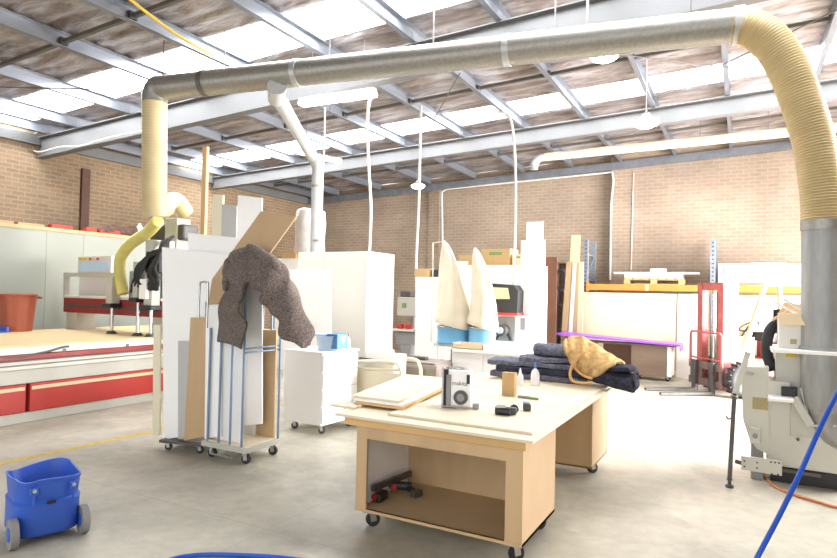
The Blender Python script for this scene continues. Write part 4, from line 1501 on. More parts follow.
upright(x1u, 3.05)
upright(x2u, 2.98)
upright(x3u, 2.95)
for xa, xb in ((x1u + .05, x2u - .05), (x2u + .05, x3u - .05)):
    for y in (Yf, Yk + .03):
        bb = L(xa, xb, y - .02, y + .03, zb0, zb1, .005).build('beam', 'orange', t)
        for x in (xa, xb):
            L(x - .03, x + .03, y - .03, y - .02, zb0 - .03, zb1 + .05, .002).build('connector', 'orange', bb)
    L(xa, xb, Yf + .03, Yk, zb1 - .03, zb1 - .005).build('shelf_board', 'mdf_dark', t)
q = at(647, 288, y=Yf)
L(q.x - .03, q.x + .03, Yf - .025, Yf - .02, zb0 + .0, zb1 - .0).build('label', 'card_l', t)
# pallet on the rack
xa, xb = at(624, 280, y=Yf).x, at(684, 280, y=Yf).x
t = thing('timber_pallet', 'pale timber pallet lying on the upper rack beams', 'pallet', ((xa + xb) / 2, 14.6, zb1))
for x in (xa + .05, (xa + xb) / 2, xb - .05):
    b = MB()
    for y in (14.3, 14.6, 14.9):
        b.box(x - .06, x + .06, y - .06, y + .06, zb1 + .02, zb1 + .1)
    b.build('block', 'pine', t)
for y in (14.3, 14.6, 14.9):
    L(xa, xb, y - .06, y + .06, zb1, zb1 + .02).build('bottom_board', 'pine', t)
    L(xa, xb, y - .06, y + .06, zb1 + .1, zb1 + .12).build('stringer_board', 'pine', t)
for k in range(7):
    x = xa + (xb - xa) * (k + .5) / 7
    L(x - .07, x + .07, 14.22, 14.98, zb1 + .12, zb1 + .14).build('deck_board', 'pine', t)
zp = zb1 + .14
tag(L(xa, xb - .04, 14.25, 14.95, zp, zp + .1, .004).build('timber_pack', 'top'), 'flat pack of pale timber on top of the pallet', 'timber')
tag(L(xa - .25, at(699, 272, y=Yf).x, 14.3, 14.62, zp + .1, zp + .145, .003).build('white_plank', 'offwhite'), 'long white plank overhanging the pallet pack on the rack', 'plank')
q = at(658, 268, y=14.4)
o = MB().box(q.x - .17, q.x + .17, 14.34, 14.58, zp + .145, zp + .23, bev=.03, seg=3).build('white_bag', 'white', smooth=True)
tag(o, 'small white bag lying on the long white plank', 'bag')
# white cartons on the right bay
x0_ = at(713, 275, y=Yf).x + .1
for k in range(3):
    t = thing('white_carton', ['leftmost large white carton on the right rack bay', 'middle large white carton on the right rack bay', 'rightmost large white carton on the right rack bay, behind the grey riser pipe'][k], 'carton', (x0_ + .3 + .62 * k, 14.55, zb1), 0, 'white cartons on the rack')
    L(x0_ + .62 * k, x0_ + .62 * k + .61, 14.22, 14.9, zb1, 2.47 + (.0, .01, -.01)[k], .004).build('box', 'white', t)
    L(x0_ + .62 * k, x0_ + .62 * k + .61, 14.53, 14.58, 2.47 + (.0, .01, -.01)[k], 2.473 + (.0, .01, -.01)[k]).build('tape', 'card_l', t)
    if k == 0:
        q = at(724, 268, y=14.22)
        L(q.x - .02, q.x + .02, 14.215, 14.221, 2.2, 2.4).build('label', 'ring', t)

# big boards under the rack
yy = 14.05
a, c = P_(575, 300, yy), P_(677, 300, yy)
tag(MB().prism([(a.x - .06, yy - .2, 0), (c.x - .02, yy - .2, 0), P_(676.5, 294, yy + .05), P_(578, 292, yy + .05)], (0, .025, 0)).build('cream_sheet', 'top'), 'wide cream sheet leaning under the orange rack beam', 'board')
a, c = P_(677.5, 300, yy), P_(704, 300, yy)
tag(MB().prism([(a.x, yy - .15, 0), (c.x, yy - .15, 0), P_(703, 294, yy + .05), P_(678, 294, yy + .05)], (0, .025, 0)).build('white_sheet', 'white'), 'white sheet under the rack between the cream sheet and the forklift', 'board')
yy = 13.95
a, c = P_(738, 300, yy), P_(800, 300, yy)
tag(MB().prism([(a.x, yy - .15, 0), (c.x, yy - .15, 0), P_(800, 296, yy), P_(738, 296, yy)], (0, .025, 0)).build('white_sheet', 'white'), 'white sheet under the right rack bay behind the forklift guard', 'board')

# purple covered bench
p0, p1 = at(559, 334, y=13.2), at(681, 346.5, y=12.7)
d_ = p1 - p0
d_.z = 0
rz = math.atan2(d_.y, d_.x)
t = thing('wheeled_bench', 'dark wood wheeled bench under the purple sheet', 'bench', ((p0.x + p1.x) / 2, 13.25, 0))
zt_ = .74
fl = V((-3.55, 13.12, 0)); fr = V((-1.1, 13.12, 0))
fl.z = fr.z = 0
U = (fr - fl).normalized()
W = V((-U.y, U.x, 0))
Ln = (fr - fl).length


def ob(u0, u1, w0, w1, z0, z1, bev=0.0):
    c_ = fl + U * (u0 + u1) / 2 + W * (w0 + w1) / 2 + V((0, 0, (z0 + z1) / 2))
    return MB().obox(c_, (u1 - u0, w1 - w0, z1 - z0), U, (0, 0, 1), bev)


ua, ub = Ln * .62, Ln * .90
ob(ua, ub, .02, .48, .1, zt_ - .03, .004).build('cabinet', 'brown', t)
ob(ub + .01, ub + .1, .02, .48, .1, zt_ - .03, .004).build('end_panel', 'white', t)
ob(Ln * .12, Ln * .3, .1, .48, .1, zt_ - .03, .004).build('cabinet', 'brown', t)
ob(Ln * .36, Ln * .6, .36, .48, .1, zt_ - .03, .004).build('back_panel', 'brown_d', t)
ob(.05, Ln - .06, .0, .5, zt_ - .03, zt_ - .005, .003).build('top', 'brown', t)
ob(.1, Ln - .12, .05, .48, .09, .11).build('base_board', 'brown', t)
for u in (.2, ua + .1, ub):
    for w in (.08, .42):
        q = fl + U * u + W * w
        castor(t, q.x, q.y, .09, .04)
b = MB()
b.prism([(fl.x - .05, fl.y - .06, zt_ + .095), (fr.x + .02, fl.y - .06, zt_ - .003), (fr.x + .02, fl.y - .06, zt_ + .03), (fl.x - .05, fl.y - .06, zt_ + .145)], (0, .6, 0))
b.prism([(fr.x + .01, fl.y - .07, zt_ - .1), (fr.x + .022, fl.y - .07, zt_ - .1), (fr.x + .022, fl.y - .07, zt_ + .03), (fr.x + .01, fl.y - .07, zt_ + .03)], (0, .62, 0))
o = b.build('purple_sheet', 'purple', smooth=True)
tag(o, 'shiny purple sheet covering the dark wheeled bench', 'sheet')

# ------------------------------------------------------------------ forklift
M['carr'] = mat('brown_worn_steel', '6e5850', 0.6, .1, var=.3, scale=8)
F_ = V((-.80, -.60, 0)).normalized()
Wd = V((F_.y, -F_.x, 0))       # towards the far side
Wd = V((-.60, .80, 0))
O = at(720, 396, z=0)
O.z = 0
t = thing('forklift', 'faded red forklift with lowered mast and cream overhead guard, in front of the rack', 'forklift', O)


def fb(f0, f1, w0, w1, z0, z1, bev=0.0):
    c_ = O + F_ * (f0 + f1) / 2 + Wd * (w0 + w1) / 2 + V((0, 0, (z0 + z1) / 2))
    return MB().obox(c_, (f1 - f0, abs(w1 - w0), z1 - z0), F_, (0, 0, 1), bev)


def fp(f, w, z):
    return O + F_ * f + Wd * w + V((0, 0, z))


m_ = MB()
for w in (.0, .62):
    for (f0, f1, wa, wb) in ((-.16, .0, -.06, -.04), (-.16, -.14, -.06, .03), (-.02, .0, -.06, .03)):
        c_ = O + F_ * (f0 + f1) / 2 + Wd * (w + (wa + wb) / 2 * (1 if w < .3 else -1)) + V((0, 0, 1.05))
        m_.obox(c_, (f1 - f0, abs(wb - wa), 1.9), F_, (0, 0, 1))
m_.obox(fp(-.1, .31, 1.96), (.16, .74, .07), F_, (0, 0, 1), bev=.006)
m_.obox(fp(-.12, .31, .3), (.08, .64, .14), F_, (0, 0, 1), bev=.006)
m_.obox(fp(-.2, -.05, 1.05), (.2, .02, 1.9), F_, (0, 0, 1))
m_.build('mast', 'fork', t)
m_ = MB()
for w in (.06, .56):
    m_.obox(fp(-.05, w, 1.05), (.1, .05, 1.8), F_, (0, 0, 1), bev=.004)
m_.obox(fp(-.05, .31, 1.9), (.08, .5, .06), F_, (0, 0, 1), bev=.004)
m_.build('inner_mast', 'fork', t)
for w in (.22, .31, .4):
    MB().cyl(fp(-.09, w, .2), fp(-.09, w, 1.85), .03 if w == .31 else .012, n=12).build('lift_ram' if w == .31 else 'chain', 'chrome' if w == .31 else 'steel_dark', t, smooth=True)
m_ = MB()
m_.obox(fp(.06, .31, .5), (.06, .95, .12), F_, (0, 0, 1), bev=.006)
m_.obox(fp(.06, .31, .2), (.06, .95, .12), F_, (0, 0, 1), bev=.006)
for w in (-.1, .16, .46, .72):
    m_.obox(fp(.05, w, .35), (.05, .09, .4), F_, (0, 0, 1), bev=.004)
m_.build('carriage', 'carr', t)
bk = MB()
bk.tube([fp(.08, -.14, .5), fp(.08, -.14, 1.05), fp(.08, -.1, 1.1), fp(.08, .72, 1.1), fp(.08, .76, 1.05), fp(.08, .76, .5)], .022, n=10, smooth=False)
bk.tube([fp(.08, -.14, .62), fp(.08, .76, .62)], .014, n=8)
bk.build('load_backrest', 'fork', t, smooth=True)
for w in (.06, .56):
    k_ = MB()
    k_.obox(fp(.12, w, .3), (.05, .11, .55), F_, (0, 0, 1), bev=.004)
    k_.prism([fp(.1, w - .055, .03), fp(.1, w + .055, .03), fp(1.1, w + .04, .02), fp(1.1, w - .04, .02)], (0, 0, .035))
    k_.build('fork', 'steel_dark', t)


def wheel(f, w, r, wd):
    c_ = fp(f, w, r)
    k_ = MB()
    k_.ring(c_, Wd, r * .72, r * .28, 36, 12)
    for j in range(18):
        th = j * 2 * math.pi / 18
        d2 = F_ * math.cos(th) + V((0, 0, math.sin(th)))
        k_.obox(c_ + d2 * r * .975, (wd * .9, .02, .04), Wd, d2)
    k_ = k_.build('wheel', 'rubber', t, smooth=True)
    MB().cyl(c_ - Wd * wd * .35, c_ + Wd * wd * .35, r * .6, n=24).build('rim', 'blue_steel', k_, smooth=True)
    MB().cyl(c_ - Wd * wd * .45, c_ + Wd * wd * .45, r * .2, n=16).build('hub', 'mach', k_, smooth=True)


wheel(-.24, -.26, .31, .2)
wheel(-.4, .74, .31, .2)
wheel(-1.75, -.08, .25, .18)
wheel(-1.75, .7, .25, .18)
fb(-2.0, -.35, .02, .6, .25, .62, .03).build('chassis', 'fork', t)
fb(-.6, -.3, -.02, .64, .5, 1.0, .04).build('cowl', 'cream', t)
fb(-2.25, -1.35, -.1, .72, .35, 1.0, .08).build('counterweight', 'fork', t)
s_ = fb(-1.55, -1.05, .08, .54, .98, 1.08, .03).build('seat', 'black', t)
fb(-1.6, -1.5, .08, .54, 1.05, 1.5, .04).build('seat_back', 'black', t)
MB().ring(fp(-.78, .3, 1.22), F_ * .5 + V((0, 0, .86)), .17, .014, 28, 8).build('steering_wheel', 'black', t, smooth='all')
MB().cyl(fp(-.55, .3, .9), fp(-.78, .3, 1.22), .025, n=10).build('steering_column', 'black', t, smooth=True)
fb(-1.4, -1.3, -.04, .1, 1.0, 1.05, .01).build('red_strip', 'red_l', t)
g_ = MB()
for w in (-.06, .68):
    g_.beam(fp(-.42, w, .85), fp(-.82, w, 2.0), .06, .07, up=Wd)
    g_.beam(fp(-1.75, w, .95), fp(-1.7, w, 2.0), .06, .07, up=Wd)
    g_.beam(fp(-.8, w, 2.0), fp(-1.74, w, 2.0), .06, .05)
g_.beam(fp(-.82, -.08, 2.0), fp(-.82, .7, 2.0), .06, .06)
g_.beam(fp(-1.72, -.08, 2.0), fp(-1.72, .7, 2.0), .06, .06)
for k in range(5):
    g_.beam(fp(-.98 - .15 * k, -.06, 2.0), fp(-.98 - .15 * k, .68, 2.0), .03, .03)
g_.build('overhead_guard', 'guard', t)
for k in range(3):
    MB().tube([fp(-.2, .2 + .08 * k, 1.3 - .06 * k), fp(-.35, .24 + .08 * k, 1.05), fp(-.5, .3 + .05 * k, .98)], .014, n=8).build('hydraulic_hose', 'rubber', t, smooth=True)

# load of cartons seen through the guard
q = at(735, 322, y=11.9)
t = thing('carton', 'torn brown carton leaning behind the forklift mast', 'carton', (q.x, 13.2, 0))
L(q.x - .3, q.x + .3, 13.1, 13.5, 0, at(735, 328, y=13.1).z, .006).build('box', 'card', t)
MB().prism([(q.x - .25, 13.1, 1.1), (q.x + .25, 13.1, 1.1), (q.x + .3, 13.0, 1.5), (q.x - .05, 13.0, 1.55)], (0, .012, 0)).build('flap', 'card_l', t)

# ------------------------------------------------------------------ machine at the right
yy = 6.5
P_ = lambda a, b_, y=None: at(a, b_, y=yy if y is None else y)
t = thing('edge_sander', 'off-white woodworking machine with grey extraction riser at the right edge', 'machine', (.5, 6.7, 0))
# housing at the left
c0_, c1_ = P_(741, 372), P_(769, 372)
zz = lambda py, px=775: P_(px, py).z
hp = [P_(741, 371), P_(745, 367), P_(769, 367.5), P_(769, 455), P_(757, 449), P_(749, 438), P_(743, 420)]
MB().prism(hp, (0, .55, 0)).build('belt_housing', 'mach_w', t)
MB().box(P_(752.5, 400).x, P_(768, 400).x, yy - .006, yy, zz(411), zz(399)).build('label_plate', 'tan_l', t)
s_ = MB().box(P_(749.5, 430).x, P_(760.5, 430).x, yy - .05, yy, zz(445), zz(429), bev=.008).build('switch_box', 'mach_w', t)
MB().cyl((P_(755, 437).x, yy - .05, zz(437)), (P_(755, 437).x, yy - .075, zz(437)), .022, n=14).build('switch_knob', 'mach_d', s_)
MB().box(P_(751, 447).x, P_(764, 447).x, yy + .05, yy + .3, 0, zz(445), bev=.01).build('pedestal', 'mach_d', t)
# main column and body
MB().box(P_(776, 347).x, P_(806, 347).x, yy + .05, yy + .5, zz(400), zz(348), bev=.006).build('column', 'mach', t)
MB().box(P_(767.5, 420).x, .95, yy + .02, yy + .7, .16, zz(398), bev=.012).build('body', 'mach_w', t)
MB().box(P_(771, 480).x, .9, yy + .1, yy + .65, 0, .17).build('plinth', 'black', t)
MB().box(P_(791, 400).x, .95, yy - .01, yy + .02, zz(434), zz(386)).build('recess_panel', 'mach', t)
MB().box(P_(767.5, 384).x, P_(790, 384).x, yy - .03, yy + .4, zz(402), zz(381), bev=.006).build('table_bracket', 'mach_w', t)
MB().box(P_(768, 397).x, P_(792, 397).x, yy - .25, yy + .1, zz(397.5), zz(394.5), bev=.004).build('small_table', 'white', t)
MB().box(P_(781, 390).x, P_(797, 390).x, yy - .06, yy - .0, zz(395), zz(385), bev=.01).build('handle', 'black', t)
MB().beam(P_(794, 397, yy - .06), P_(811, 426, yy - .06), .07, .07, up=(0, 1, 0), bev=.012).build('strut', 'mach_w', t)
MB().tube([P_(801, 388, yy - .03), P_(806, 408, yy - .06), P_(811, 424, yy - .08), P_(818, 425.5, yy - .08), P_(836, 426, yy - .08)], .01, n=8).build('bent_rod', 'mach_w', t, smooth=True)
MB().box(P_(770.5, 350).x, 1.0, yy - .2, yy + .45, zz(351), zz(347.5), bev=.004).build('table_plate', 'white', t)
MB().box(P_(786, 354).x, P_(797, 354).x, yy + .04, yy + .052, zz(356.5), zz(351.5)).build('warning_label', 'yellow_l', t)
MB().cyl((P_(798, 437).x, yy + .0, zz(437)), (P_(798, 437).x, yy + .03, zz(437)), .014, n=10).build('bolt', 'steel_dark', t)
# grey riser that takes the big hose
rx = P_(823, 230).x
rsr = MB().cyl((rx, yy, zz(347, 823)), (rx, yy, P_(823, 224).z), .168, n=32).build('riser_pipe', 'riser', t, smooth=True)
MB().cyl((rx, yy, P_(823, 224).z - .06), (rx, yy, P_(823, 224).z + .03), .178, n=32).build('band', 'galv', rsr, smooth=True)
MB().cyl((rx, yy, zz(352, 823)), (rx, yy, zz(347, 823)), .185, n=32).build('flange', 'riser', rsr, smooth=True)
MB().lathe([(.1, zz(415, 823)), (.15, zz(405, 823)), (.165, zz(385, 823)), (.165, zz(352, 823))], (rx, yy, 0), 32).build('lower_pipe', 'riser', t, smooth=True)
MB().tube([(rx, yy, zz(404, 823)), (rx + .02, yy + .02, zz(418, 823)), (rx + .1, yy + .03, zz(432, 823)), (rx + .3, yy + .03, zz(442, 823))], .12, n=20).build('inlet_bend', 'riser', t, smooth=True)
# perforated mounting plate in front
yp = yy - .12
pl_ = MB()
pl_.prism([P_(741, 456, yp), P_(782, 461, yp), P_(782, 476, yp), P_(741.5, 469.5, yp)], (0, .03, 0))
pl_ = pl_.build('mounting_plate', 'mach_w', t)
hb_ = MB()
for px, py in ((744.5, 461), (744.5, 466.5), (757, 462.5), (757, 468), (771, 462), (775, 462.5), (779, 463), (772, 474), (778, 474.6)):
    q = P_(px, py, yp)
    hb_.cyl((q.x, yp - .002, q.z), (q.x, yp + .004, q.z), .009, n=8)
hb_.build('plate_holes', 'steel_dark', pl_)
MB().beam(P_(735, 461, yp + .03), P_(742, 463, yp + .03), .03, .035).build('plate_arm', 'steel_dark', t)
MB().beam(P_(782, 470, yy + .01), P_(821, 476, yy + .01), .02, .03).build('slide_bar', 'steel_dark', t)
# sloping fence pole at the left of the machine
b = MB()
b.beam(P_(748, 352, yy - .35), P_(734.5, 396, yy - .35), .05, .05, up=(0, 1, 0), bev=.006)
b.build('pole_head', 'mach_w', t)
pb = P_(729.5, 481, yy - .35)
MB().beam(P_(734.5, 393, yy - .35), (pb.x, pb.y, .07), .038, .05, up=(0, 1, 0), bev=.006).build('support_pole', 'steel_dark', t)
MB().lathe([(.035, .0), (.035, .02), (.015, .03), (.015, .08)], (pb.x, pb.y, 0), 16).build('foot', 'steel_dark', t, smooth=True)
MB().beam(P_(740, 372, yy - .35), P_(752, 374, yy + .02), .03, .03).build('pole_arm', 'mach_w', t)
MB().tube([P_(726.5, 416, yy - .36), P_(728, 419, yy - .36), P_(731.5, 418, yy - .36)], .008, n=6).build('hook', 'steel_dark', t, smooth=True)
# black tyre-like hose loop on the housing
MB().tube([P_(777, 323, yy + .3), P_(770, 330, yy + .25), P_(766.5, 345, yy + .22), P_(768, 358, yy + .22), P_(774, 370, yy + .22)], .05, n=14).build('black_hose', 'rubber', t, smooth=True)
# carton of offcuts on the table plate
zp = zz(347.5)
t = thing('open_carton', 'white carton with tan flaps full of offcuts on the machine at right', 'carton', P_(792, 340))
bx0, bx1 = P_(778.5, 340).x, P_(806, 340).x
MB().box(bx0, bx1, yy - .02, yy + .28, zp, zz(316), bev=.003).build('box', 'offwhite', t)
MB().prism([(bx0 - .01, yy - .02, zz(313)), (bx1 + .01, yy - .02, zz(313)), (bx1 + .02, yy - .1, zz(324)), (bx0 - .0, yy - .1, zz(324))], (0, .008, .004)).build('flap', 'card_l', t)
MB().prism([(bx0, yy + .27, zz(316)), (bx1, yy + .27, zz(316)), (bx1, yy + .33, zz(304)), (bx0 + .06, yy + .33, zz(302))], (0, .008, 0)).build('flap', 'card', t)
MB().box(P_(790, 342).x, P_(796.5, 342).x, yy - .026, yy - .018, zz(343), zz(338)).build('label', 'tan_l', t)
for k, (a, c) in enumerate((((776, 303), (801, 316)), ((783, 299), (806, 312)), ((772, 320), (790, 310)))):
    o = MB().beam(P_(*a, yy + .1 + .05 * k), P_(*c, yy + .12 + .05 * k), .05, .02).build('offcut', ('white', 'offwhite', 'pine')[k])
    tag(o, ['white strip offcut sticking out of the carton on the right machine', 'upper pale strip offcut in the carton on the right machine', 'tan wood offcut poking left out of the carton on the right machine'][k], 'offcut', 'offcuts in the carton')

# cables on the floor and the blue hoses
pts = [at(761, 470, z=.012), at(766, 478, z=.012), at(776, 487, z=.012), at(795, 495, z=.012), at(815, 501, z=.012), at(840, 508, z=.012), at(900, 520, z=.012)]
tag(MB().tube(pts, .012, n=8).build('orange_cable', 'cable_o', smooth='all'), 'orange cable lying on the floor at the foot of the right machine', 'cable')
hp = []
for px, py, d_ in ((736, 600, 2.55), (757, 558, 2.55), (776, 522, 2.6), (792, 490, 2.65), (806, 460, 2.7), (820, 428, 2.75), (836, 396, 2.8), (856, 360, 2.9), (890, 320, 3.1)):
    r_ = V((px - 418.5, 279 - py, -596.0)) * (d_ / 596.0)
    hp.append(CP + CR @ r_)
e_ = hp[0]
tail = [V((e_.x - .05, e_.y - .25, .16)), V((e_.x - .2, e_.y - .5, .02)), V((e_.x - .9, e_.y - .7, .012))]
top = [V((hp[-1].x + .5, hp[-1].y + .3, 1.75)), V((hp[-1].x + .7, hp[-1].y + .5, 1.2)), V((hp[-1].x + .8, hp[-1].y + .6, .012))]
tag(MB().tube(tail[::-1] + hp + top, .0113, n=10).build('blue_hose', 'blue_hose', smooth='all'), 'bright blue air hose hanging in the right foreground', 'hose')
pts = [at(150, 566, z=.014), at(178, 557.5, z=.014), at(205, 554.5, z=.014), at(240, 555, z=.014), at(275, 557, z=.014), at(310, 561, z=.014)]
tag(MB().tube(pts, .014, n=8).build('blue_hose', 'blue_hose', smooth='all'), 'blue hose lying on the floor at the bottom edge, left of centre', 'hose')

# ------------------------------------------------------------------ workbench
BX0, BX1, BY0 = -2.46, -1.2, 3.64
YA, YB1, YB2 = 4.38, 5.62, 6.3
t = thing('workbench', 'plywood workbench on castors with an open front shelf, in the foreground', 'workbench', ((BX0 + BX1) / 2, 5.0, 0))
# front frame
fr = MB()
fr.box(BX0, BX0 + .09, BY0, BY0 + .02, .12, .73)
fr.box(BX1 - .115, BX1, BY0, BY0 + .02, .12, .73)
fr.box(BX0 + .09, BX1 - .115, BY0, BY0 + .02, .64, .73)
fr.build('front_frame', 'ply', t)
L(BX0, BX1, BY0, YA, .115, .135).build('shelf_bottom', 'mdf_dark', t)
L(BX0, BX1, BY0 - .004, BY0 + .018, .115, .135).build('shelf_edge', 'ply', t)
L(BX0 + .01, BX0 + .035, BY0 + .02, YA, .135, .73).build('side_panel', 'white', t)
L(BX1 - .022, BX1, BY0 + .02, YA, .115, .74).build('side_panel', 'mdf', t)
L(BX0 + .035, BX1 - .022, YA - .02, YA, .135, .73).build('back_panel', 'ply', t)
# rear pedestal
L(BX0, BX1 - .025, YB1, YB1 + .02, .12, .74).build('pedestal_panel', 'ply', t)
L(BX1 - .022, BX1, YB1, YB2, .12, .74).build('side_panel', 'mdf', t)
L(BX0, BX0 + .022, YB1, YB2, .12, .74).build('side_panel', 'mdf', t)
L(BX0, BX1, YB2 - .02, YB2, .12, .74).build('pedestal_panel', 'ply', t)
L(BX0, BX1, YB1, YB2, .115, .13).build('pedestal_floor', 'mdf_dark', t)
# rails and top
L(BX0 - .1, BX1 + .02, BY0 - .02, BY0 + .035, .725, .785, .003).build('apron_rail', 'pine', t)
L(BX1 - .03, BX1 + .02, BY0 + .035, YB2, .74, .785, .003).build('apron_rail', 'pine', t)
L(BX0 - .02, BX0 + .03, BY0 + .035, YB2, .735, .785, .003).build('apron_rail', 'pine', t)
L(BX0 - .16, BX1 + .08, BY0 - .06, YB2 + .1, .785, .805, .003).build('worktop', 'top', t)
L(BX0 + .2, BX1 + .03, BY0 + .09, YB2 - .4, .805, .823, .002).build('cutting_board', 'top', t)
L(BX0 + .4, BX1 + .06, YB2 - .4, YB2 + .08, .805, .83, .002).build('rear_board', 'top', t)
for (x, y) in ((BX0 + .1, BY0 + .05), (BX1 - .07, BY0 + .05), (BX1 - .07, YB2 - .4), (BX0 + .09, YB2 - .1), (BX0 + .09, YA - .1), (BX1 - .1, YA - .1)):
    castor(t, x, y, .118, .05, ang=.9)
ZB = .823


def bp(px, py, z=ZB):
    return at(px, py, z=z)


# planed boards stacked at the left of the top
st = []
for k, (z0, z1, dx, m) in enumerate(((.824, .844, .02, 'pine'), (.845, .864, .0, 'white'), (.865, .883, -.03, 'top'))):
    c_ = [at(352 - dx * 100, 404, z=z0), at(399 + dx * 80, 409, z=z0), at(500, 371, z=z0), at(444, 369, z=z0)]
    c_ = [at(354, 405, z=.81), at(402, 411.5, z=.81), at(452, 386, z=.81), at(408, 382, z=.81)]
    sh = V((dx, -dx * .5, 0))
    pts = [V((p.x, p.y, z0)) + sh for p in c_]
    o = MB().prism(pts, (0, 0, z1 - z0)).build('stacked_board', m)
    tag(o, ['bottom board of the stack at the left end of the workbench top', 'middle white board of the stack on the workbench top', 'top pale board of the stack on the workbench top'][k], 'board', 'boards stacked on the workbench')
o = tag(L(-2.8, -2.58, 3.76, 3.94, .805, .823, .002).build('offcut_board', 'top'), 'pale board end overhanging the left front corner of the workbench', 'board')

# site radio
rb, rr_ = bp(446, 408), bp(474, 409)
u = V((rr_.x - rb.x, rr_.y - rb.y, 0))
u.normalize()
u = (u + V((.0, -.15, 0))).normalized()
w = V((-u.y, u.x, 0))
H = .295
t = thing('site_radio', 'rugged white and black job-site radio on the workbench top', 'radio', rb)
c_ = rb + u * .085 + w * .08
z0_ = ZB
MB().obox(c_ + V((0, 0, H / 2 + .005)), (.2, .13, H - .02), u, (0, 0, 1), bev=.014).build('body', 'white', t, smooth=True)
MB().obox(c_ - u * .09 + V((0, 0, H / 2 + .003)), (.035, .145, H), u, (0, 0, 1), bev=.008).build('end_bumper', 'rubber', t, smooth=True)
g_ = MB()
for s in (-1, 1):
    g_.tube([c_ - u * .115 + w * s * .07 + V((0, 0, .012)), c_ - u * .115 + w * s * .07 + V((0, 0, H + .005))], .009, n=8)
for z in (.012, H + .005):
    g_.tube([c_ - u * .115 - w * .07 + V((0, 0, z)), c_ - u * .115 + w * .07 + V((0, 0, z))], .009, n=8)
    g_.tube([c_ - u * .115 - w * .075 + V((0, 0, z)), c_ + u * (.05 if z > .1 else .13) - w * .075 + V((0, 0, z))], .006, n=8)
for k in range(6):
    g_.tube([c_ - u * .112 - w * .055 + V((0, 0, .03 + .042 * k)), c_ - u * .112 + w * .055 + V((0, 0, .03 + .042 * k))], .005, n=6)
g_.build('roll_cage', 'chrome', t, smooth=True)
sp = c_ + u * .025 - w * .066 + V((0, 0, .085))
s_ = MB().cyl(sp, sp - w * .012, .055, n=28).build('speaker', 'steel_dark', t, smooth=True)
MB().cyl(sp - w * .012, sp - w * .016, .03, n=20).build('speaker_cone', 'mach_d', s_, smooth=True)
MB().obox(c_ - u * .07 - w * .07 + V((0, 0, .135)), (.035, .012, .24), u, (0, 0, 1), bev=.003).build('dark_panel', 'mach_d', t)
MB().obox(c_ + u * .08 - w * .066 + V((0, 0, .225)), (.025, .014, .07), u, (0, 0, 1), bev=.004).build('grip', 'black', t)
MB().tube([c_ - u * .08 + V((0, 0, H)), c_ + V((0, 0, H + .012)), c_ + u * .08 + V((0, 0, H - .01))], .008, n=8).build('carry_handle', 'mach', t, smooth=True)
text_part('lettering', 'makita', .045, c_ + u * .015 - w * .0662 + V((0, 0, .19)), u, (0, 0, 1), 'steel_dark', t)
MB().obox(c_ + u * .14 - w * .04 + V((0, 0, .022)), (.05, .06, .04), u, (0, 0, 1), bev=.008).build('foot', 'mach_d', t)
MB().cyl(c_ - u * .07 + w * .04 + V((0, 0, H)), c_ - u * .07 + w * .04 + V((0, 0, H + .15)), .004, n=6).build('aerial', 'steel_dark', t)

# wood block, glue bottles, clamp, tools
p = bp(508, 396)
tag(MB().obox(p + V((0, .03, .101)), (.115, .06, .2), (1, -.05, 0), (0, 0, 1), bev=.002).build('wood_block', 'card'), 'upright tan wood block in the middle of the workbench', 'block')
for px, py, s, lab in ((520, 386, 1.15, 'slim white glue bottle standing behind the wood block'), (535, 385, 1.5, 'round white glue bottle with a blue cap, right of the slim one')):
    p = bp(px, py)
    t = thing('glue_bottle', lab, 'bottle', p, 0, 'glue bottles')
    r_ = .028 * s
    MB().lathe([(0, 0), (r_, .0), (r_, .07 * s), (r_ * .8, .09 * s), (.012, .108 * s), (.012, .112 * s)], p, 20).build('body', 'bottle', t, smooth=True)
    MB().lathe([(.013, .108 * s), (.012, .125 * s), (.004, .15 * s), (0, .152 * s)], p, 14).build('nozzle', 'bottle' if s < 1.3 else 'blue_l', t, smooth=True)
p = bp(528, 399)
t = thing('spring_clamp', 'small green and grey clamp lying behind the trimmer on the workbench', 'clamp', p)
MB().obox(p + V((-.04, .01, .012)), (.11, .025, .022), (1, .0, 0), (0, 0, 1), bev=.006).build('jaw', 'mach_d', t)
MB().obox(p + V((.05, -.005, .012)), (.09, .022, .02), (1, -.1, 0), (0, 0, 1), bev=.006).build('handle', 'green', t)
p = bp(504, 415)
t = thing('trimmer', 'black and clear hand router lying on the workbench front edge', 'router', p)
MB().cyl(p + V((-.06, -.01, .03)), p + V((.05, .0, .03)), .03, n=18).build('motor', 'black', t, smooth=True)
MB().obox(p + V((-.02, .0, .06)), (.07, .05, .03), (1, .2, 0), (0, 0, 1), bev=.006).build('base_plate', 'mach', t)
MB().obox(p + V((.04, .04, .03)), (.08, .05, .05), (1, .3, 0), (0, 0, 1), bev=.01).build('guard', 'steel_dark', t)
p = bp(514, 413)
MB().ring(p + V((0, 0, .03)), (0.2, -1, .3), .024, .01, 20, 8).build('cord_ring', 'black', t, smooth='all')
MB().tube([p + V((-.1, 0, .012)), p + V((-.05, -.03, .012)), p + V((-.01, -.01, .015))], .008, n=8).build('cord', 'black', t, smooth=True)
p = bp(526, 411)
t = thing('battery_tool', 'small blue-grey battery tool at the right front of the workbench', 'tool', p)
MB().obox(p + V((0, .02, .028)), (.06, .07, .055), (1, .4, 0), (0, 0, 1), bev=.012).build('housing', 'steel_dark', t)
MB().obox(p + V((.0, .0, .062)), (.05, .05, .014), (1, .4, 0), (0, 0, 1), bev=.004).build('battery', 'blue_steel', t)

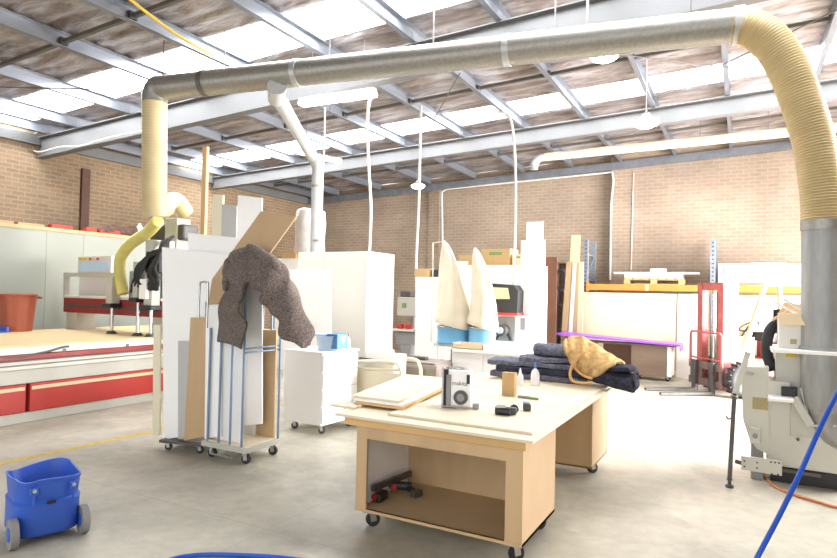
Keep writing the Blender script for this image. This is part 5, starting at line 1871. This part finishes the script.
# inside the shelf
zs = .135
p = at(405, 493, z=zs)
t = thing('cordless_drill', 'black and red cordless drill lying on the workbench shelf', 'drill', p)
MB().cyl(p + V((-.1, -.02, .05)), p + V((.04, .03, .05)), .032, n=18).build('body', 'black', t, smooth=True)
MB().cyl(p + V((-.1, -.02, .05)), p + V((-.16, -.04, .05)), .022, .014, n=14).build('chuck', 'steel_dark', t, smooth=True)
MB().beam(p + V((.0, .02, .05)), p + V((.11, -.03, .03)), .04, .04, bev=.01).build('grip', 'black', t)
MB().obox(p + V((.12, -.035, .03)), (.05, .09, .055), (1, -.4, 0), (0, 0, 1), bev=.01).build('battery', 'steel_dark', t)
MB().obox(p + V((-.08, -.035, .045)), (.05, .03, .05), (1, .35, 0), (0, 0, 1), bev=.008).build('collar', 'red_l', t)
p = at(376, 503, z=zs)
t = thing('belt_tool', 'dark tool in the left front corner of the workbench shelf', 'tool', p)
MB().obox(p + V((.0, .06, .035)), (.07, .14, .06), (1, .1, 0), (0, 0, 1), bev=.012).build('body', 'black', t)
MB().cyl(p + V((.0, .0, .05)), p + V((.0, -.03, .05)), .024, n=14).build('knob', 'red_dark', t, smooth=True)
a, c = at(371, 484, x=BX0 + .06), at(404, 477, y=YA - .05)
a = V((BX0 + .07, 3.78, .28)); c = V((BX0 + .30, YA - .06, .2))
tag(MB().beam((BX0 + .075, 3.75, .25), (BX0 + .1, YA - .1, .23), .03, .045, bev=.004).build('metal_bar', 'steel_dark'), 'dark metal bar leaning against the white inner side of the workbench shelf', 'bar')

# ------------------------------------------------------------------ moving blankets at the far end of the bench
def folded(name, label, m, c, ux, ln, prof, seed, amp=.012, group='moving blankets', par=None):
    """thick folded cloth: closed profile (v, z) swept along ux, ends rounded in"""
    ux = V(ux).normalized()
    vy = V((0, 0, 1)).cross(ux)
    n = len(prof)
    pr = spline([V((a, b_, 0)) for a, b_ in prof] + [V((prof[0][0], prof[0][1], 0))], 6)[:-1]
    m0 = sum((p for p in pr), V((0, 0, 0))) / len(pr)
    b = MB()
    rows = []
    NU = 30
    for i in range(NU + 1):
        s = i / NU
        e = 1.0
        if s < .06:
            e = .86 + .14 * math.sin(s / .06 * math.pi / 2)
        if s > .94:
            e = .86 + .14 * math.sin((1 - s) / .06 * math.pi / 2)
        row = []
        for p in pr:
            q = m0 + (p - m0) * e
            w = V(c) + ux * ((s - .5) * ln) + vy * q.x + V((0, 0, q.y))
            nn = noise.noise_vector(w * 9 + V((seed, 0, 0)))
            w += nn * amp
            row.append(b.bm.verts.new(w))
        rows.append(row)
    k = len(pr)
    for i in range(NU):
        for j in range(k):
            b.bm.faces.new((rows[i][j], rows[i + 1][j], rows[i + 1][(j + 1) % k], rows[i][(j + 1) % k]))
    for rw in (rows[0], rows[-1]):
        ctr_ = sum((v.co for v in rw), V((0, 0, 0))) / k
        cv = b.bm.verts.new(ctr_)
        for j in range(k):
            b.bm.faces.new((rw[j], rw[(j + 1) % k], cv))
    o = b.build(name, m, par, smooth='all')
    if par is None:
        tag(o, label, 'blanket', group)
    return o


def slabprof(w, h, z0, e=.45):
    r = h * e
    return [(-w / 2, z0 + h * .5), (-w / 2 + r * .3, z0 + h * .93), (-w / 4, z0 + h), (w / 4, z0 + h * 1.0), (w / 2 - r * .3, z0 + h * .9), (w / 2, z0 + h * .5), (w / 2 - r * .3, z0 + h * .05), (w / 4, z0), (-w / 4, z0), (-w / 2 + r * .3, z0 + h * .06)]


ZR = .832


def wp(px, py, y):
    return at(px, py, y=y)


YB_ = 6.0
a, c = wp(491, 372, YB_), wp(600, 372, YB_)
zl = lambda py, px=545, y=YB_: at(px, py, y=y).z
X = lambda px, y=YB_: at(px, 365, y=y).x
LAY = [(495, 590, .065, 'navy', 6.12), (500, 592, .06, 'navy_d', 6.1), (492, 588, .06, 'navy', 6.12), (522, 590, .05, 'navy', 6.14)]
z = ZR
labs = ['lowest folded navy blanket of the pile on the workbench', 'dark second folded blanket in the pile on the workbench', 'widest navy folded blanket, third from the bottom of the pile', 'navy folded blanket just under the rolled one on the pile']
for k, (p0, p1, h, m, y) in enumerate(LAY):
    xa, xb = X(p0, y), X(p1, y)
    folded('folded_blanket', labs[k], m, ((xa + xb) / 2, y + .06, 0), (1, .03 * (k - 1), 0), xb - xa, slabprof(.46 - .02 * k, h, z), k * 3.1, .014)
    z += h * .98
xa, xb = X(533, 6.1), X(585, 6.1)
folded('rolled_blanket', 'rolled slate navy blanket on top of the folded pile', 'navy', ((xa + xb) / 2, 6.16, 0), (1, -.08, 0), xb - xa, [(.11 * math.cos(i * math.pi / 4), z + .068 + .07 * math.sin(i * math.pi / 4)) for i in range(8)], 9.0, .012)
# black roll overhanging the right corner
t = thing('black_roll', 'black rolled blanket hanging over the right rear corner of the workbench', 'blanket', (-1.3, 6.1, ZR), 0, 'moving blankets')
xa, xb = X(585, 6.0), X(636, 6.0)
cz = zl(376, 612)
o = folded('roll', '', 'navy_d', ((xa + xb) / 2, 6.02, 0), (1, -.12, -.16), xb - xa, [(.16 * math.cos(i * math.pi / 5), max(ZR + .004, ZR + .085 + .09 * math.sin(i * math.pi / 5))) for i in range(10)], 4.0, .016, par=t)
for k in range(2):
    pts = []
    for i in range(26):
        th = i / 25 * 2 * math.pi * 1.3 + k * 1.2
        rr = .03 + .075 * (i / 25) + .02 * k
        pts.append((xb + .0, 6.0 + rr * 1.25 * math.cos(th), ZR + .085 + rr * .75 * math.sin(th)))
    MB().tube(pts, .012, n=6, sub=2).build('rolled_edge', 'navy_d', t, smooth=True)
folded('flap', '', 'navy_d', (X(618, 6.0), 6.02, 0), (1, -.15, 0), .3, slabprof(.26, .045, ZR + .165), 8.0, .015, par=t)
# mustard blanket draped across
ridge = [(566, 339), (574, 337), (586, 340), (600, 349), (612, 356), (621, 362)]
hem = [(564, 350), (571, 364), (579, 372), (588, 379), (600, 374), (614, 366)]
RG = spline([V((a_, b_, 0)) for a_, b_ in ridge], 6)
HM = spline([V((a_, b_, 0)) for a_, b_ in hem], 6)
b = MB()
rows = []
for i in range(len(RG)):
    row = []
    for j in range(22):
        v = j / 21
        if v < .65:
            w = v / .65
            q = HM[i].lerp(RG[i], w)
            y = 5.84 + .26 * w ** 1.3
            p = at(q.x, q.y, y=y)
            p.y -= .0
            p += V((0, -.03 * math.sin(w * math.pi), .025 * math.sin(w * math.pi)))
        else:
            w = (v - .65) / .35
            p = at(RG[i].x, RG[i].y, y=6.1)
            p += V((0, .3 * w, -.1 * w * w))
        u = i / (len(RG) - 1)
        p += V((0, -1, .5)) * (.012 * math.sin(u * 30 + v * 6))
        p += noise.noise_vector(p * 7) * .014
        row.append(b.bm.verts.new(p))
    rows.append(row)
for i in range(len(rows) - 1):
    for j in range(21):
        b.bm.faces.new((rows[i][j], rows[i + 1][j], rows[i + 1][j + 1], rows[i][j + 1]))
t = thing('mustard_blanket', 'mustard orange quilted blanket with webbing straps thrown over the dark blankets', 'blanket', (-1.6, 6.0, ZR), 0, 'moving blankets')
o = b.build('drape', 'orange_c', t, smooth='all', solid=.022)
MB().tube([at(585, 352, y=5.9), at(579, 357, y=5.85), at(573, 365, y=5.8), at(570, 374, y=5.78), at(573, 381, y=5.76), at(581, 383, y=5.74), at(592, 383, y=5.72)], .014, n=8).build('strap', 'strap', t, smooth='all')
MB().tube([at(569, 352, y=5.9), at(572, 364, y=5.83), at(581, 374, y=5.8), at(592, 379, y=5.76)], .012, n=8).build('strap', 'strap', t, smooth='all')

# ------------------------------------------------------------------ daylight
w = D.worlds.new('daylight')
SC.world = w
w.use_nodes = True
nt = w.node_tree
bg = nt.nodes['Background']
bg.inputs['Color'].default_value = (.97, .985, 1.0, 1)
bg.inputs['Strength'].default_value = 1.5
la = D.lights.new('door_daylight', 'AREA')
la.shape = 'RECTANGLE'
la.size = 5.5
la.size_y = 3.6
la.energy = 1300
la.spread = math.radians(125)
la.color = (1.0, .97, .97)
lo = D.objects.new('door_daylight', la)
COL.objects.link(lo)
lo.location = (4.5, 11.4, 2.0)
lo.rotation_euler = (V((1, .1, .12))).to_track_quat('Z', 'Y').to_euler()
SC.view_settings.view_transform = 'Standard'
SC.view_settings.look = 'None'
SC.view_settings.gamma = 1.0
SC.view_settings.exposure = 0.68
